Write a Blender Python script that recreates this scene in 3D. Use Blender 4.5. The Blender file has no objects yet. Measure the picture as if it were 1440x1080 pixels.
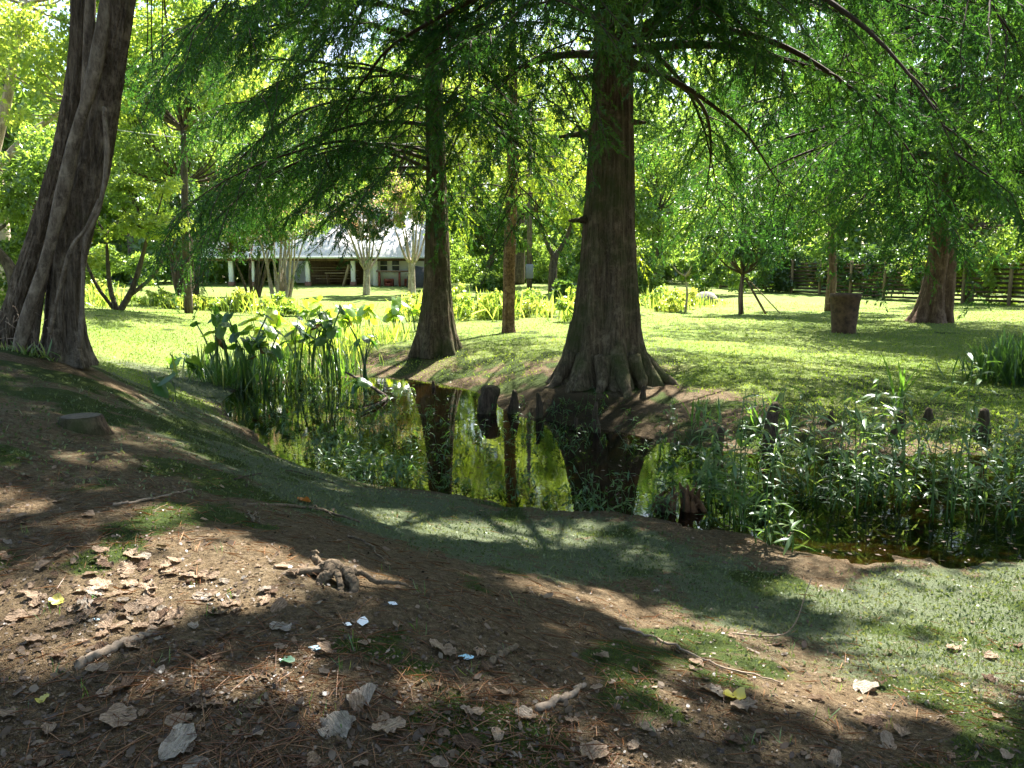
import bpy, math, random
import numpy as np
from mathutils import Vector

# ------------------------------------------------------------------ camera, world, sun, exposure
scene = bpy.context.scene
col = scene.collection
CAM_H, PITCH, FPX = 2.2, math.radians(8.1), 1088.0
cam_d = bpy.data.cameras.new('camera'); cam = bpy.data.objects.new('camera', cam_d); col.objects.link(cam)
cam.location = (0, 0, CAM_H); cam.rotation_euler = (math.pi/2 - PITCH, 0, 0)
cam_d.sensor_width = 36; cam_d.lens = 36*FPX/1440; cam_d.clip_start = 0.05; cam_d.clip_end = 2000
scene.camera = cam
SUN_EL, SUN_AZ = math.radians(57), math.radians(24)       # azimuth from +Y, positive = right
sun_dir = np.array([math.sin(SUN_AZ)*math.cos(SUN_EL), math.cos(SUN_AZ)*math.cos(SUN_EL), math.sin(SUN_EL)])
w = bpy.data.worlds.new('World'); scene.world = w; w.use_nodes = True
nt = w.node_tree; bg = nt.nodes['Background']
sky = nt.nodes.new('ShaderNodeTexSky'); sky.sky_type = 'NISHITA'; sky.sun_disc = False
sky.sun_elevation = SUN_EL; sky.sun_rotation = SUN_AZ; sky.air_density = 1.2; sky.dust_density = 2.0
nt.links.new(sky.outputs[0], bg.inputs[0]); bg.inputs[1].default_value = 0.07
sl = bpy.data.lights.new('sun', 'SUN'); sl.energy = 5.0; sl.angle = math.radians(0.5); sl.color = (1, .945, .85)
so = bpy.data.objects.new('sun', sl); col.objects.link(so)
so.rotation_euler = Vector(sun_dir).to_track_quat('Z', 'Y').to_euler()
vs = scene.view_settings; vs.view_transform = 'Standard'; vs.look = 'None'; vs.exposure = 2.6; vs.gamma = 1
vs.use_curve_mapping = False
cy = scene.cycles
cy.max_bounces = 5; cy.diffuse_bounces = 3; cy.glossy_bounces = 2; cy.transmission_bounces = 3; cy.use_adaptive_sampling = True; cy.adaptive_threshold = .02; cy.transparent_max_bounces = 8
cy.caustics_reflective = False; cy.caustics_refractive = False; cy.use_denoising = True
cy.sample_clamp_indirect = 6

# ------------------------------------------------------------------ small tools
R = np.random.default_rng(7)
def nrm(a): return a/np.maximum(np.linalg.norm(a, axis=-1, keepdims=True), 1e-9)
def vnoise(p, seed=0):
    p = np.asarray(p, float); i = np.floor(p).astype(np.int64); f = p - i; f = f*f*(3 - 2*f)
    def h(x, y, z):
        n = (x*374761393 + y*668265263 + z*2147483647 + seed*1274126177) & 0xffffffff
        n = ((n ^ (n >> 13))*1274126177) & 0xffffffff
        return ((n ^ (n >> 16)) & 0xffff)/65535.0
    x, y, z = i[..., 0], i[..., 1], i[..., 2]; fx, fy, fz = f[..., 0], f[..., 1], f[..., 2]
    r = 0
    for a in (0, 1):
        for b in (0, 1):
            for c in (0, 1):
                r = r + h(x+a, y+b, z+c)*(fx if a else 1-fx)*(fy if b else 1-fy)*(fz if c else 1-fz)
    return r
def fbm(p, seed=0, o=3):
    p = np.asarray(p, float); s = 0; a = .5
    for k in range(o): s = s + a*vnoise(p*(2**k), seed+k); a *= .5
    return s/(1-.5**o)
def xyz(x, y, z=0): return np.stack(np.broadcast_arrays(np.asarray(x, float), y, z), -1)

def mesh(name, V, F, smooth=False, attrs=None):
    """V (n,3); F: list of (m,3) / (m,4) index arrays"""
    V = np.asarray(V, np.float32); Fs = [np.asarray(f, np.int32) for f in (F if isinstance(F, list) else [F]) if len(f)]
    me = bpy.data.meshes.new(name)
    me.vertices.add(len(V)); me.vertices.foreach_set('co', V.ravel())
    tot = np.concatenate([np.full(len(f), f.shape[1], np.int32) for f in Fs]); loops = np.concatenate([f.ravel() for f in Fs])
    me.loops.add(len(loops)); me.loops.foreach_set('vertex_index', loops)
    me.polygons.add(len(tot)); me.polygons.foreach_set('loop_start', np.concatenate([[0], np.cumsum(tot)[:-1]]).astype(np.int32))
    if smooth: me.polygons.foreach_set('use_smooth', np.ones(len(tot), bool))
    for k, v in (attrs or {}).items():
        a = me.attributes.new(k, 'FLOAT', 'POINT'); a.data.foreach_set('value', np.asarray(v, np.float32))
    me.update(calc_edges=True)
    return me
def obj(name, me, mat=None, parent=None):
    if mat is not None:
        if not len(me.materials): me.materials.append(mat)
    o = bpy.data.objects.new(name, me); col.objects.link(o)
    if parent is not None: o.parent = parent
    return o
def tag(o, label=None, cat=None, group=None, kind=None):
    if label: o['label'] = label
    if cat: o['category'] = cat
    if group: o['group'] = group
    if kind: o['kind'] = kind
    return o
def thing(name, label, cat, loc=(0, 0, 0), group=None, rz=0, s=1):
    o = bpy.data.objects.new(name, None); col.objects.link(o); o.location = loc; o.rotation_euler = (0, 0, rz); o.scale = (s, s, s)
    o.empty_display_size = .1
    return tag(o, label, cat, group)
def copy_tree(o, parent=None):
    c = o.copy(); col.objects.link(c); c.parent = parent
    for ch in list(o.children): copy_tree(ch, c)
    return c
class MB:
    """collects vertices and faces"""
    def __init__(s): s.V = []; s.F = []; s.n = 0; s.A = []
    def add(s, V, F, a=None):
        V = np.asarray(V, float)
        for f in (F if isinstance(F, list) else [F]): s.F.append(np.asarray(f, int) + s.n)
        s.V.append(V); s.n += len(V); s.A.append(np.full(len(V), .5) if a is None else np.broadcast_to(a, (len(V),)))
        return s
    def box(s, x0, x1, y0, y1, z0, z1, bev=0.0):
        if bev <= 0:
            V = [(x, y, z) for z in (z0, z1) for y in (y0, y1) for x in (x0, x1)]
            return s.add(V, np.array([[0, 2, 3, 1], [4, 5, 7, 6], [0, 1, 5, 4], [2, 6, 7, 3], [0, 4, 6, 2], [1, 3, 7, 5]]))
        b = bev
        ring = lambda i, z: [(x0+i, y0+b, z), (x0+b, y0+i, z), (x1-b, y0+i, z), (x1-i, y0+b, z), (x1-i, y1-b, z), (x1-b, y1-i, z), (x0+b, y1-i, z), (x0+i, y1-b, z)]
        V = ring(b, z0) + ring(0, z0+b) + ring(0, z1-b) + ring(b, z1)
        F = [[k*8+i, k*8+(i+1) % 8, k*8+8+(i+1) % 8, k*8+8+i] for k in range(3) for i in range(8)]
        n0 = s.n; s.add(V, np.array(F))
        for base, o in ((0, -1), (24, 1)):
            q = [[0, 1, 2, 3], [0, 3, 4, 7], [4, 5, 6, 7]]
            s.F.append(np.array([(x if o > 0 else x[::-1]) for x in q]) + n0 + base)
        return s
    def build(s, name, mat, parent=None, smooth=False):
        return obj(name, mesh(name, np.concatenate(s.V), s._f(), smooth, {'var': np.concatenate(s.A)}), mat, parent)
    def _f(s):
        t = [f for f in s.F if f.shape[1] == 3]; q = [f for f in s.F if f.shape[1] == 4]
        return ([np.concatenate(t)] if t else []) + ([np.concatenate(q)] if q else [])
def spline(P, n):
    """Catmull-Rom through P, n samples"""
    P = np.asarray(P, float); m = len(P); Q = np.vstack([2*P[0]-P[1], P, 2*P[-1]-P[-2]])
    t = np.linspace(0, m-1-1e-6, n); i = t.astype(int); f = (t-i)[:, None]
    a, b, c, d = Q[i], Q[i+1], Q[i+2], Q[i+3]
    return .5*(2*b + (c-a)*f + (2*a-5*b+4*c-d)*f*f + (3*b-a-3*c+d)*f**3)
def tube(P, r, seg=8, mod=None, cap=True):
    """tube along P with radii r; mod(theta(seg), k index array, P)-> radius factor (n,seg)"""
    P = np.asarray(P, float); n = len(P); r = np.broadcast_to(np.asarray(r, float), (n,))
    T = nrm(np.gradient(P, axis=0)); ref = np.array([1., 0, 0]) if abs(T[0, 0]) < .8 else np.array([0, 1., 0])
    U = np.zeros_like(P); u = ref
    for k in range(n):
        u = u - T[k]*(u@T[k]); u = u/np.linalg.norm(u); U[k] = u
    W = np.cross(T, U); th = np.linspace(0, 2*math.pi, seg, endpoint=False)
    ring = U[:, None]*np.cos(th)[None, :, None] + W[:, None]*np.sin(th)[None, :, None]
    rad = r[:, None]*np.ones((1, seg))
    if mod is not None: rad = rad*mod(th, P)
    V = (P[:, None] + ring*rad[..., None]).reshape(-1, 3)
    a = (np.arange(n-1)[:, None]*seg + np.arange(seg)[None]).ravel(); b = (np.arange(n-1)[:, None]*seg + (np.arange(seg)+1)[None] % seg).ravel()
    F = [np.stack([a, b, b+seg, a+seg], 1)]
    if cap:
        c0 = len(V); V = np.vstack([V, P[0], P[-1]]); k = np.arange(seg); k2 = (k+1) % seg
        F.append(np.vstack([np.stack([k2, k, np.full(seg, c0)], 1), np.stack([k+(n-1)*seg, k2+(n-1)*seg, np.full(seg, c0+1)], 1)]))
    return V, F
def axes(d, roll):
    d = nrm(d); s = np.cross(d, np.array([0, 0, 1.])); s = np.where(np.linalg.norm(s, axis=-1, keepdims=True) < 1e-4, np.array([1., 0, 0]), s); s = nrm(s); u = np.cross(s, d)
    c, q = np.cos(roll)[:, None], np.sin(roll)[:, None]
    return np.stack([d, s*c+u*q, u*c-s*q], 1)
def stamp(T, F, pos, B, sc):
    """N transformed copies of template T,F -> V,F"""
    N = len(pos); sc = np.asarray(sc, float)
    if sc.ndim == 1: sc = sc[:, None]
    V = np.einsum('kj,nji->nki', T, B)*sc[:, None, :] + pos[:, None]
    k = len(T); off = (np.arange(N)*k)[:, None, None]
    return V.reshape(-1, 3), [(f[None]+off).reshape(-1, f.shape[1]) for f in (F if isinstance(F, list) else [F])]

def ordn(k, n):
    if k == 0: return 'leftmost'
    if k == n-1: return 'rightmost'
    w_ = ['second', 'third', 'fourth', 'fifth', 'sixth', 'seventh', 'eighth', 'ninth', 'tenth', 'eleventh', 'twelfth', 'thirteenth', 'fourteenth', 'fifteenth', 'sixteenth', 'seventeenth', 'eighteenth', 'nineteenth']
    return w_[k-1]+' from the left' if k-1 < n-2-k or k < 8 else w_[n-2-k]+' from the right'

# ------------------------------------------------------------------ materials
def mat_new(name):
    m = bpy.data.materials.new(name); m.use_nodes = True; t = m.node_tree; t.nodes.clear()
    o = t.nodes.new('ShaderNodeOutputMaterial'); return m, t, o
def N(t, typ, **kw):
    n = t.nodes.new(typ)
    for k, v in kw.items():
        if k.startswith('i_'): n.inputs[k[2:].replace('_', ' ')].default_value = v
        else: setattr(n, k, v)
    return n
def L(t, a, b): t.links.new(a, b)
def rgb(c): return (c[0], c[1], c[2], 1)
def mixc(t, fac, a, b, mode='MIX'):
    n = t.nodes.new('ShaderNodeMix'); n.data_type = 'RGBA'; n.blend_type = mode
    for s, v in ((0, fac), (6, a), (7, b)):
        if isinstance(v, bpy.types.NodeSocket): t.links.new(v, n.inputs[s])
        elif s == 0: n.inputs[0].default_value = v
        else: n.inputs[s].default_value = rgb(v)
    return n.outputs[2]
def ramp(t, fac, stops):
    r = t.nodes.new('ShaderNodeValToRGB'); e = r.color_ramp.elements
    while len(e) < len(stops): e.new(.5)
    for x, (p, c) in zip(e, stops): x.position = p; x.color = rgb(c) if not isinstance(c, (int, float)) else (c, c, c, 1)
    t.links.new(fac, r.inputs[0]); return r.outputs[0]
def tex(t, scale, detail=3, rough=.6, vec=None, typ='noise', stretch=None):
    co = t.nodes.new('ShaderNodeTexCoord').outputs['Object'] if vec is None else vec
    if stretch:
        mp = N(t, 'ShaderNodeMapping'); mp.inputs['Scale'].default_value = stretch; L(t, co, mp.inputs[0]); co = mp.outputs[0]
    if typ == 'noise':
        n = N(t, 'ShaderNodeTexNoise', i_Scale=scale, i_Detail=detail, i_Roughness=rough)
    else:
        n = N(t, 'ShaderNodeTexVoronoi', i_Scale=scale)
    L(t, co, n.inputs['Vector']); return n.outputs[0]
def bump(t, h, strength=.5, dist=.02, prev=None):
    b = N(t, 'ShaderNodeBump', i_Strength=strength, i_Distance=dist); L(t, h, b.inputs['Height'])
    if prev: L(t, prev, b.inputs['Normal'])
    return b.outputs[0]

def leaf_mat(name, c0, c1, c2, trans=1.0, tmix=.45, gloss=.05, rough=.35):
    """two-sided leaf: reflects c0..c2 by the leaf's own tint, lets light through"""
    m, t, o = mat_new(name)
    a = N(t, 'ShaderNodeAttribute', attribute_name='var')
    c = ramp(t, a.outputs['Fac'], [(0, c0), (.5, c1), (1, c2)])
    d = N(t, 'ShaderNodeBsdfDiffuse'); L(t, c, d.inputs[0])
    tr = N(t, 'ShaderNodeBsdfTranslucent'); L(t, mixc(t, 1.0, c, (2.15*trans, 2.05*trans, .95*trans), 'MULTIPLY'), tr.inputs[0])
    mx = N(t, 'ShaderNodeMixShader'); mx.inputs[0].default_value = tmix; L(t, d.outputs[0], mx.inputs[1]); L(t, tr.outputs[0], mx.inputs[2])
    g = N(t, 'ShaderNodeBsdfGlossy'); g.inputs['Roughness'].default_value = rough; g.inputs['Color'].default_value = (.8, .85, .9, 1)
    m2 = N(t, 'ShaderNodeMixShader'); m2.inputs[0].default_value = gloss; L(t, mx.outputs[0], m2.inputs[1]); L(t, g.outputs[0], m2.inputs[2])
    L(t, m2.outputs[0], o.inputs[0]); return m
def plain(name, c, rough=.7, vary=.35, scale=6, c2=None, bmp=.3, dist=.01, stretch=None, spec=.3, metal=0):
    m, t, o = mat_new(name); p = N(t, 'ShaderNodeBsdfPrincipled'); p.inputs['Roughness'].default_value = rough
    p.inputs['Specular IOR Level'].default_value = spec; p.inputs['Metallic'].default_value = metal
    n = tex(t, scale, 5, .65, stretch=stretch)
    d = c2 or tuple(x*(1-vary) for x in c)
    L(t, mixc(t, ramp(t, n, [(.35, 0.0), (.68, 1.0)]), d, c), p.inputs[0])
    L(t, bump(t, n, bmp, dist), p.inputs['Normal']); L(t, p.outputs[0], o.inputs[0]); return m
def bark(name, c_dark, c_mid, c_light, moss=None, moss_amt=.5, sc=9, stretch=(1, 1, .13), bmp=.9, dist=.03):
    m, t, o = mat_new(name); p = N(t, 'ShaderNodeBsdfPrincipled'); p.inputs['Roughness'].default_value = .9; p.inputs['Specular IOR Level'].default_value = .15
    f = tex(t, sc, 6, .7, stretch=stretch); big = tex(t, 1.6, 4, .6); fine = tex(t, 60, 3, .6, stretch=(1, 1, .4))
    c = ramp(t, f, [(.38, c_dark), (.5, c_mid), (.63, c_light)])
    c = mixc(t, .35, c, ramp(t, fine, [(.3, tuple(x*.5 for x in c_mid)), (.7, c_light)]))
    pat = ramp(t, tex(t, 5, 5, .7), [(.52, 0.0), (.66, .55)])
    c = mixc(t, pat, c, tuple(min(1, x*1.5) for x in c_light))
    if moss: c = mixc(t, ramp(t, big, [(.62-.3*moss_amt, 0.0), (.85-.3*moss_amt, .8)]), c, moss)
    L(t, c, p.inputs[0]); L(t, bump(t, fine, .4, .006, bump(t, f, bmp, dist)), p.inputs['Normal']); L(t, p.outputs[0], o.inputs[0]); return m

M = {}
M['cyp'] = leaf_mat('cypress_foliage', (.013, .045, .015), (.024, .072, .016), (.055, .115, .02), 1.1, .52, .025)
M['cyp_y'] = leaf_mat('cypress_foliage_yellow_green', (.05, .085, .012), (.085, .13, .015), (.14, .17, .02), 1.25, .55, .03)
M['leaf'] = leaf_mat('broadleaf_green', (.07, .125, .03), (.115, .185, .045), (.18, .25, .065), 1.2, .55, .05)
M['leaf_y'] = leaf_mat('broadleaf_yellow_green', (.09, .155, .03), (.16, .23, .05), (.26, .31, .08), 1.2, .55, .04)
M['leaf_d'] = leaf_mat('broadleaf_dark', (.025, .06, .015), (.045, .095, .02), (.08, .135, .03), 1.0, .45, .07)
M['blossom'] = leaf_mat('pink_blossom', (.5, .25, .3), (.6, .36, .4), (.7, .5, .5), .5, .4, .02)
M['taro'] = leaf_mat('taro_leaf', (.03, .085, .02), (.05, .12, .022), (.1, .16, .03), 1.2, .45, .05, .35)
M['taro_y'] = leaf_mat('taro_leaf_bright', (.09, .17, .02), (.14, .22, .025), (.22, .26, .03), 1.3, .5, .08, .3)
M['marsh'] = leaf_mat('marsh_leaf', (.03, .08, .022), (.06, .125, .03), (.11, .17, .05), 1.2, .45, .05, .35)
M['grass'] = leaf_mat('lawn_grass', (.08, .13, .022), (.125, .19, .035), (.2, .24, .07), 1.1, .4, .02)
M['reed'] = leaf_mat('reed_blade', (.035, .09, .02), (.07, .15, .025), (.17, .2, .06), 1.2, .45, .07)
M['moss'] = leaf_mat('moss_sprig', (.05, .08, .028), (.1, .135, .055), (.18, .2, .11), .8, .3, .03)
M['litter'] = leaf_mat('litter_bits', (.045, .032, .022), (.14, .1, .07), (.31, .25, .19), .3, .15, .02)
M['needle'] = leaf_mat('needle_litter', (.12, .05, .02), (.22, .1, .045), (.34, .2, .11), .3, .15, .03)
def dry_mat(name, c0, c1, c2, spot):
    m, t, o = mat_new(name); a = N(t, 'ShaderNodeAttribute', attribute_name='var'); n = tex(t, 5, 6, .7); v = tex(t, 3, 2, .5, stretch=(1, 6, 1)); e = tex(t, 26, 3, .6)
    c = ramp(t, a.outputs['Fac'], [(0, c0), (.5, c1), (1, c2)]); c = mixc(t, ramp(t, n, [(.42, 0.0), (.62, .85)]), c, spot); c = mixc(t, ramp(t, v, [(.45, 0.0), (.6, .45)]), c, tuple(x*1.45 for x in c1)); c = mixc(t, ramp(t, e, [(.55, 0.0), (.7, .6)]), c, tuple(x*.5 for x in c0))
    p = N(t, 'ShaderNodeBsdfPrincipled'); p.inputs['Roughness'].default_value = .75; p.inputs['Specular IOR Level'].default_value = .2; L(t, c, p.inputs[0]); L(t, bump(t, e, .5, .02, bump(t, v, .8, .06)), p.inputs['Normal'])
    tr = N(t, 'ShaderNodeBsdfTranslucent'); L(t, c, tr.inputs[0]); mx = N(t, 'ShaderNodeMixShader'); mx.inputs[0].default_value = .18; L(t, p.outputs[0], mx.inputs[1]); L(t, tr.outputs[0], mx.inputs[2]); L(t, mx.outputs[0], o.inputs[0]); return m
M['fl_tan'] = dry_mat('dry_leaf_tan', (.28, .19, .125), (.38, .28, .2), (.5, .39, .29), (.22, .145, .09))
M['fl_grey'] = dry_mat('dry_leaf_grey', (.26, .215, .17), (.37, .315, .255), (.48, .42, .35), (.22, .18, .14))
M['fl_brown'] = dry_mat('dry_leaf_brown', (.1, .06, .037), (.16, .1, .063), (.23, .15, .1), (.075, .045, .028))
M['fl_orange'] = leaf_mat('dry_leaf_orange', (.5, .15, .04), (.55, .2, .06), (.6, .28, .1), .5, .3, .08)
M['fl_yellow'] = leaf_mat('yellowing_leaf', (.4, .34, .03), (.46, .4, .05), (.5, .42, .06), .5, .3, .1)
M['fl_green'] = leaf_mat('green_fallen_leaf', (.03, .1, .04), (.04, .13, .05), (.06, .16, .06), .5, .3, .12)
M['bark_cyp'] = bark('cypress_bark', (.025, .017, .011), (.085, .06, .038), (.19, .15, .1), (.045, .06, .016), .6, 24, (1, 1, .05), 1, .04)
M['bark_grey'] = bark('grey_bark', (.02, .014, .01), (.085, .064, .047), (.22, .18, .14), (.06, .07, .03), .15, 26, (1, 1, .07), 1, .04)
M['bark_vine'] = bark('vine_bark', (.035, .026, .02), (.12, .094, .072), (.24, .2, .16), None, 0, 14, (1, 1, .3), .6, .012)
M['bark_palm'] = bark('ragged_bark', (.035, .018, .01), (.13, .07, .04), (.26, .17, .11), None, 0, 14, (1, 1, .8), 1, .03)
M['bark_red'] = bark('red_brown_bark', (.035, .018, .012), (.11, .066, .044), (.2, .135, .095), None, 0, 10)
M['bark_pale'] = bark('pale_bark', (.16, .12, .08), (.32, .26, .19), (.5, .43, .34), None, 0, 6, (1, 1, .3), .4, .01)
M['bark_dark'] = bark('dark_bark', (.025, .018, .012), (.07, .052, .036), (.14, .11, .08), (.05, .06, .02), .2, 10)
M['twig'] = plain('twig', (.07, .05, .036), .9, .5, 20, bmp=.4)
M['stick'] = plain('pale_stick', (.3, .23, .17), .85, .5, 25, bmp=.5)
M['root'] = plain('root_wood', (.19, .14, .092), .95, .7, 34, bmp=1, dist=.01)
M['rot'] = plain('rotten_wood', (.2, .1, .048), .9, .7, 14, bmp=.9, dist=.03)
M['knee'] = bark('knee_bark', (.016, .011, .008), (.055, .037, .025), (.12, .085, .06), (.035, .05, .014), .6, 20, (1, 1, .2))
M['cut'] = plain('weathered_cut_wood', (.1, .085, .065), .95, .6, 40, bmp=.6)
M['white'] = plain('white_siding', (.84, .84, .83), .5, .05, 3, bmp=.1, stretch=(1, 1, 30))
M['trim'] = plain('white_trim', (.8, .8, .79), .5, .06, 4, bmp=.05)
M['roof'] = plain('pale_metal_roof', (.68, .65, .62), .5, .12, 5, bmp=.15, stretch=(20, 1, 1))
M['glass'] = plain('window_glass', (.12, .14, .15), .08, .4, 2, bmp=0, spec=.8)
M['wood'] = plain('weathered_wood', (.2, .13, .085), .85, .5, 10, bmp=.5, stretch=(1, 1, .15))
M['wood_pale'] = plain('pale_wood', (.4, .31, .21), .85, .35, 10, bmp=.4, stretch=(1, 1, .15))
M['wood_dark'] = plain('dark_weathered_wood', (.1, .068, .045), .9, .5, 10, bmp=.5)
M['wood_mid'] = plain('brown_post_wood', (.25, .18, .115), .85, .4, 10, bmp=.4, stretch=(1, 1, .15))
M['wood_red'] = plain('red_painted_wood', (.28, .08, .05), .7, .4, 8, bmp=.3)
M['brick'] = plain('brick_pier', (.3, .16, .11), .9, .35, 14, bmp=.5)
M['dark'] = plain('dark_metal', (.05, .052, .055), .5, .4, 6, bmp=.2)
M['grey'] = plain('grey_metal', (.2, .21, .21), .5, .2, 6, bmp=.1)
M['pot'] = plain('mottled_brown_planter', (.15, .09, .06), .85, .6, 7, c2=(.05, .032, .024), bmp=.6, dist=.02)
M['soil'] = plain('potting_soil', (.05, .035, .025), .95, .5, 20, bmp=.8)
M['stone'] = plain('field_stone', (.25, .23, .2), .9, .5, 8, bmp=.8, dist=.03)
M['yellow'] = plain('yellow_door_paint', (.6, .36, .03), .6, .2, 3, bmp=.1)
M['paper'] = plain('paper_scrap', (.7, .74, .78), .7, .12, 20, bmp=.3)
M['bluepaper'] = plain('blue_scrap', (.38, .62, .74), .5, .2, 20, bmp=.3)
M['teal'] = plain('teal_plastic', (.03, .16, .15), .5, .2, 4, bmp=.1)
M['wire'] = plain('cable_sheath', (.35, .35, .36), .6, .1, 4, bmp=0)

# ------------------------------------------------------------------ terrain
CP = np.array([  # x, y, z
 (0, 0, .68), (-1.5, 2, .8), (0, 2.3, .66), (1.8, 2.5, .48), (-3, 0, .95), (3, 0, .5), (0, -5, .8), (-6, -5, 1.1), (6, -5, .6),
 (-2.8, 4.1, .98), (-.9, 3.5, .8), (.93, 3.4, .38), (2.5, 3.5, .24), (5, 3, .3), (5, 4.6, .1), (8, 4, .3),
 (2.94, 4.3, .12), (1.73, 4.75, .1), (.34, 5.9, .08), (-.6, 5.3, .3), (-1.7, 4.8, .74), (-3.2, 5.7, 1.08), (-3.95, 5.9, 1.22), (-5.2, 8.6, 1.3),
 (-8, 8, 1.5), (-8, 4, 1.4), (-12, 10, 1.5), (-4.0, 7.6, 1.0), (-3.2, 7.7, .6), (-2.4, 6.6, .62), (-1.4, 6.4, .3), (-4.7, 10.6, .5), (-6.3, 12, .75), (-9, 14, .95), (-12, 18, .95),
 (-5.3, 14.5, 0), (-4.3, 11.6, 0), (-2.9, 9.3, 0), (-1.75, 8.15, 0), (-.57, 7.6, 0), (.46, 7.0, 0), (1.18, 6.85, 0), (1.9, 6.2, 0), (2.4, 5.75, 0), (3.1, 5.62, 0), (4.05, 5.8, 0), (6, 5.9, 0), (10, 5.8, 0),
 (-4.3, 15.7, 0), (-2.4, 16.4, 0), (-1.1, 15, 0), (-.25, 13.3, 0), (.43, 11.6, 0), (1.3, 10.8, 0), (2.1, 9.9, 0), (3.3, 9.3, 0), (4.7, 9.3, 0), (6.3, 9.3, 0), (10, 9.4, 0),
 (-3.6, 13.3, -.4), (-2, 11.5, -.5), (-.5, 9.8, -.5), (.8, 8.7, -.45), (2.2, 7.8, -.25), (3.5, 7.4, -.1), (5, 7.5, -.08), (7, 7.6, -.15), (10, 7.6, -.2), (2.7, 6.3, -.07), (4, 6.3, -.06),
 (-.3, 15.2, .22), (1.58, 13.1, .44), (.6, 12.7, .3), (2.6, 12, .28), (3.5, 10.6, .2), (5, 10.8, .25), (7, 11, .2), (8.6, 13.7, .3), (-1.74, 17.9, .4), (-3.6, 17.8, .12), (-.11, 23.2, .45),
 (5, 16, .42), (9.8, 22.8, .5), (14.4, 26.8, .55), (12, 14, .35), (20, 30, .6), (-7, 16.5, .05), (-9, 20, .1), (-8.5, 24, .25), (-13, 23, 1.05), (-11, 21.5, .55), (-15, 32, .8), (-10.5, 30, .5),
 (-5, 24, .25), (-3, 28, .4), (-20, 20, 1.3), (5, 32, .55), (12, 36, .55), (-20, 45, 1.1), (-20, 55, 1.37), (-5, 55, 1.35), (10, 50, 1.0), (25, 40, .7), (22, 55, 1.0), (-40, 60, 1.4), (45, 60, 1.2), (0, 80, 1.5),
 (-70, 90, 1.6), (70, 90, 1.4), (-70, 0, 1.6), (70, 0, .8), (-70, -30, 1.6), (70, -30, .9), (0, -30, 1.0), (0, 120, 1.6)], float)
def _tps(d): return np.where(d > 1e-9, d*d*np.log(np.maximum(d, 1e-9)), 0)
_n = len(CP); _K = _tps(np.linalg.norm(CP[:, None, :2]-CP[None, :, :2], axis=-1)) + np.eye(_n)*.02
_Pm = np.hstack([np.ones((_n, 1)), CP[:, :2]]); _A = np.block([[_K, _Pm], [_Pm.T, np.zeros((3, 3))]])
_w = np.linalg.solve(_A, np.concatenate([CP[:, 2], np.zeros(3)]))
def h_raw(x, y):
    x = np.asarray(x, float); y = np.asarray(y, float); sh = x.shape; x = x.ravel(); y = y.ravel(); out = np.zeros(len(x))
    for s in range(0, len(x), 20000):
        X = np.stack([x[s:s+20000], y[s:s+20000]], 1)
        out[s:s+20000] = _tps(np.linalg.norm(X[:, None]-CP[None, :, :2], axis=-1))@_w[:_n] + _w[_n] + X@_w[_n+1:]
    r = np.hypot(x, y-40); k = np.clip((r-70)/60, 0, 1); k = k*k*(3-2*k)
    return (out*(1-k)+1.5*k).reshape(sh)
def gax(lo, fine0, fine1, hi, step, grow):
    a = list(np.arange(fine0, fine1+1e-6, step)); s = step; v = fine1
    while v < hi: s *= grow; v += s; a.append(v)
    s = step; v = fine0; b = []
    while v > lo: s *= grow; v -= s; b.append(v)
    return np.array(b[::-1]+a)
GX = gax(-420, -4, 4, 420, .068, 1.045); GY = gax(-60, 1.6, 8, 700, .068, 1.036)
gx, gy = np.meshgrid(GX, GY)
GZ = h_raw(gx, gy)
near = np.clip(1-(np.hypot(gx, gy)-6)/25, .15, 1)
GZ = GZ + near*((fbm(xyz(gx*1.3, gy*1.3), 3, 4)-.5)*.10 + (fbm(xyz(gx*6, gy*6), 9, 3)-.5)*.035)
def hgt(x, y):
    x = np.clip(np.asarray(x, float), GX[0]+1e-3, GX[-1]-1e-3); y = np.clip(np.asarray(y, float), GY[0]+1e-3, GY[-1]-1e-3)
    i = np.clip(np.searchsorted(GX, x)-1, 0, len(GX)-2); j = np.clip(np.searchsorted(GY, y)-1, 0, len(GY)-2)
    u = (x-GX[i])/(GX[i+1]-GX[i]); v = (y-GY[j])/(GY[j+1]-GY[j])
    return GZ[j, i]*(1-u)*(1-v)+GZ[j, i+1]*u*(1-v)+GZ[j+1, i]*(1-u)*v+GZ[j+1, i+1]*u*v
def sight(px, py):
    """bearing of a survey sighting from the camera stand (photo pixels) -> unit-forward direction"""
    px = np.asarray(px, float); py = np.asarray(py, float); cx = (px-720)/FPX; cyy = -(py-540)/FPX
    return np.stack([cx, math.cos(PITCH)+cyy*math.sin(PITCH), -math.sin(PITCH)+cyy*math.cos(PITCH)], -1)
def ground_at(px, py):
    """where that sighting meets the terrain"""
    d = sight(px, py); ts = np.geomspace(1.2, 160, 130); sh = d.shape[:-1]; d = d.reshape(-1, 3)
    P = d[:, None]*ts[None, :, None]; z = P[..., 2]+CAM_H; below = z < np.maximum(hgt(P[..., 0], P[..., 1]), 0)
    k = np.where(below.any(1), below.argmax(1), len(ts)-1); lo = ts[np.maximum(k-1, 0)]; hi = ts[k]
    for _ in range(9):
        mid = (lo+hi)/2; q = d*mid[:, None]; b_ = q[:, 2]+CAM_H < np.maximum(hgt(q[:, 0], q[:, 1]), 0); hi = np.where(b_, mid, hi); lo = np.where(b_, lo, mid)
    p = d*hi[:, None]
    return np.stack([p[:, 0], p[:, 1], hgt(p[:, 0], p[:, 1])], -1).reshape(sh+(3,))
def at(px, py, dist):
    """a sighting at a taped distance (along y)"""
    d = sight(px, py); return d*(dist/d[..., 1:2]) + np.array([0, 0, CAM_H])

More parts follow.
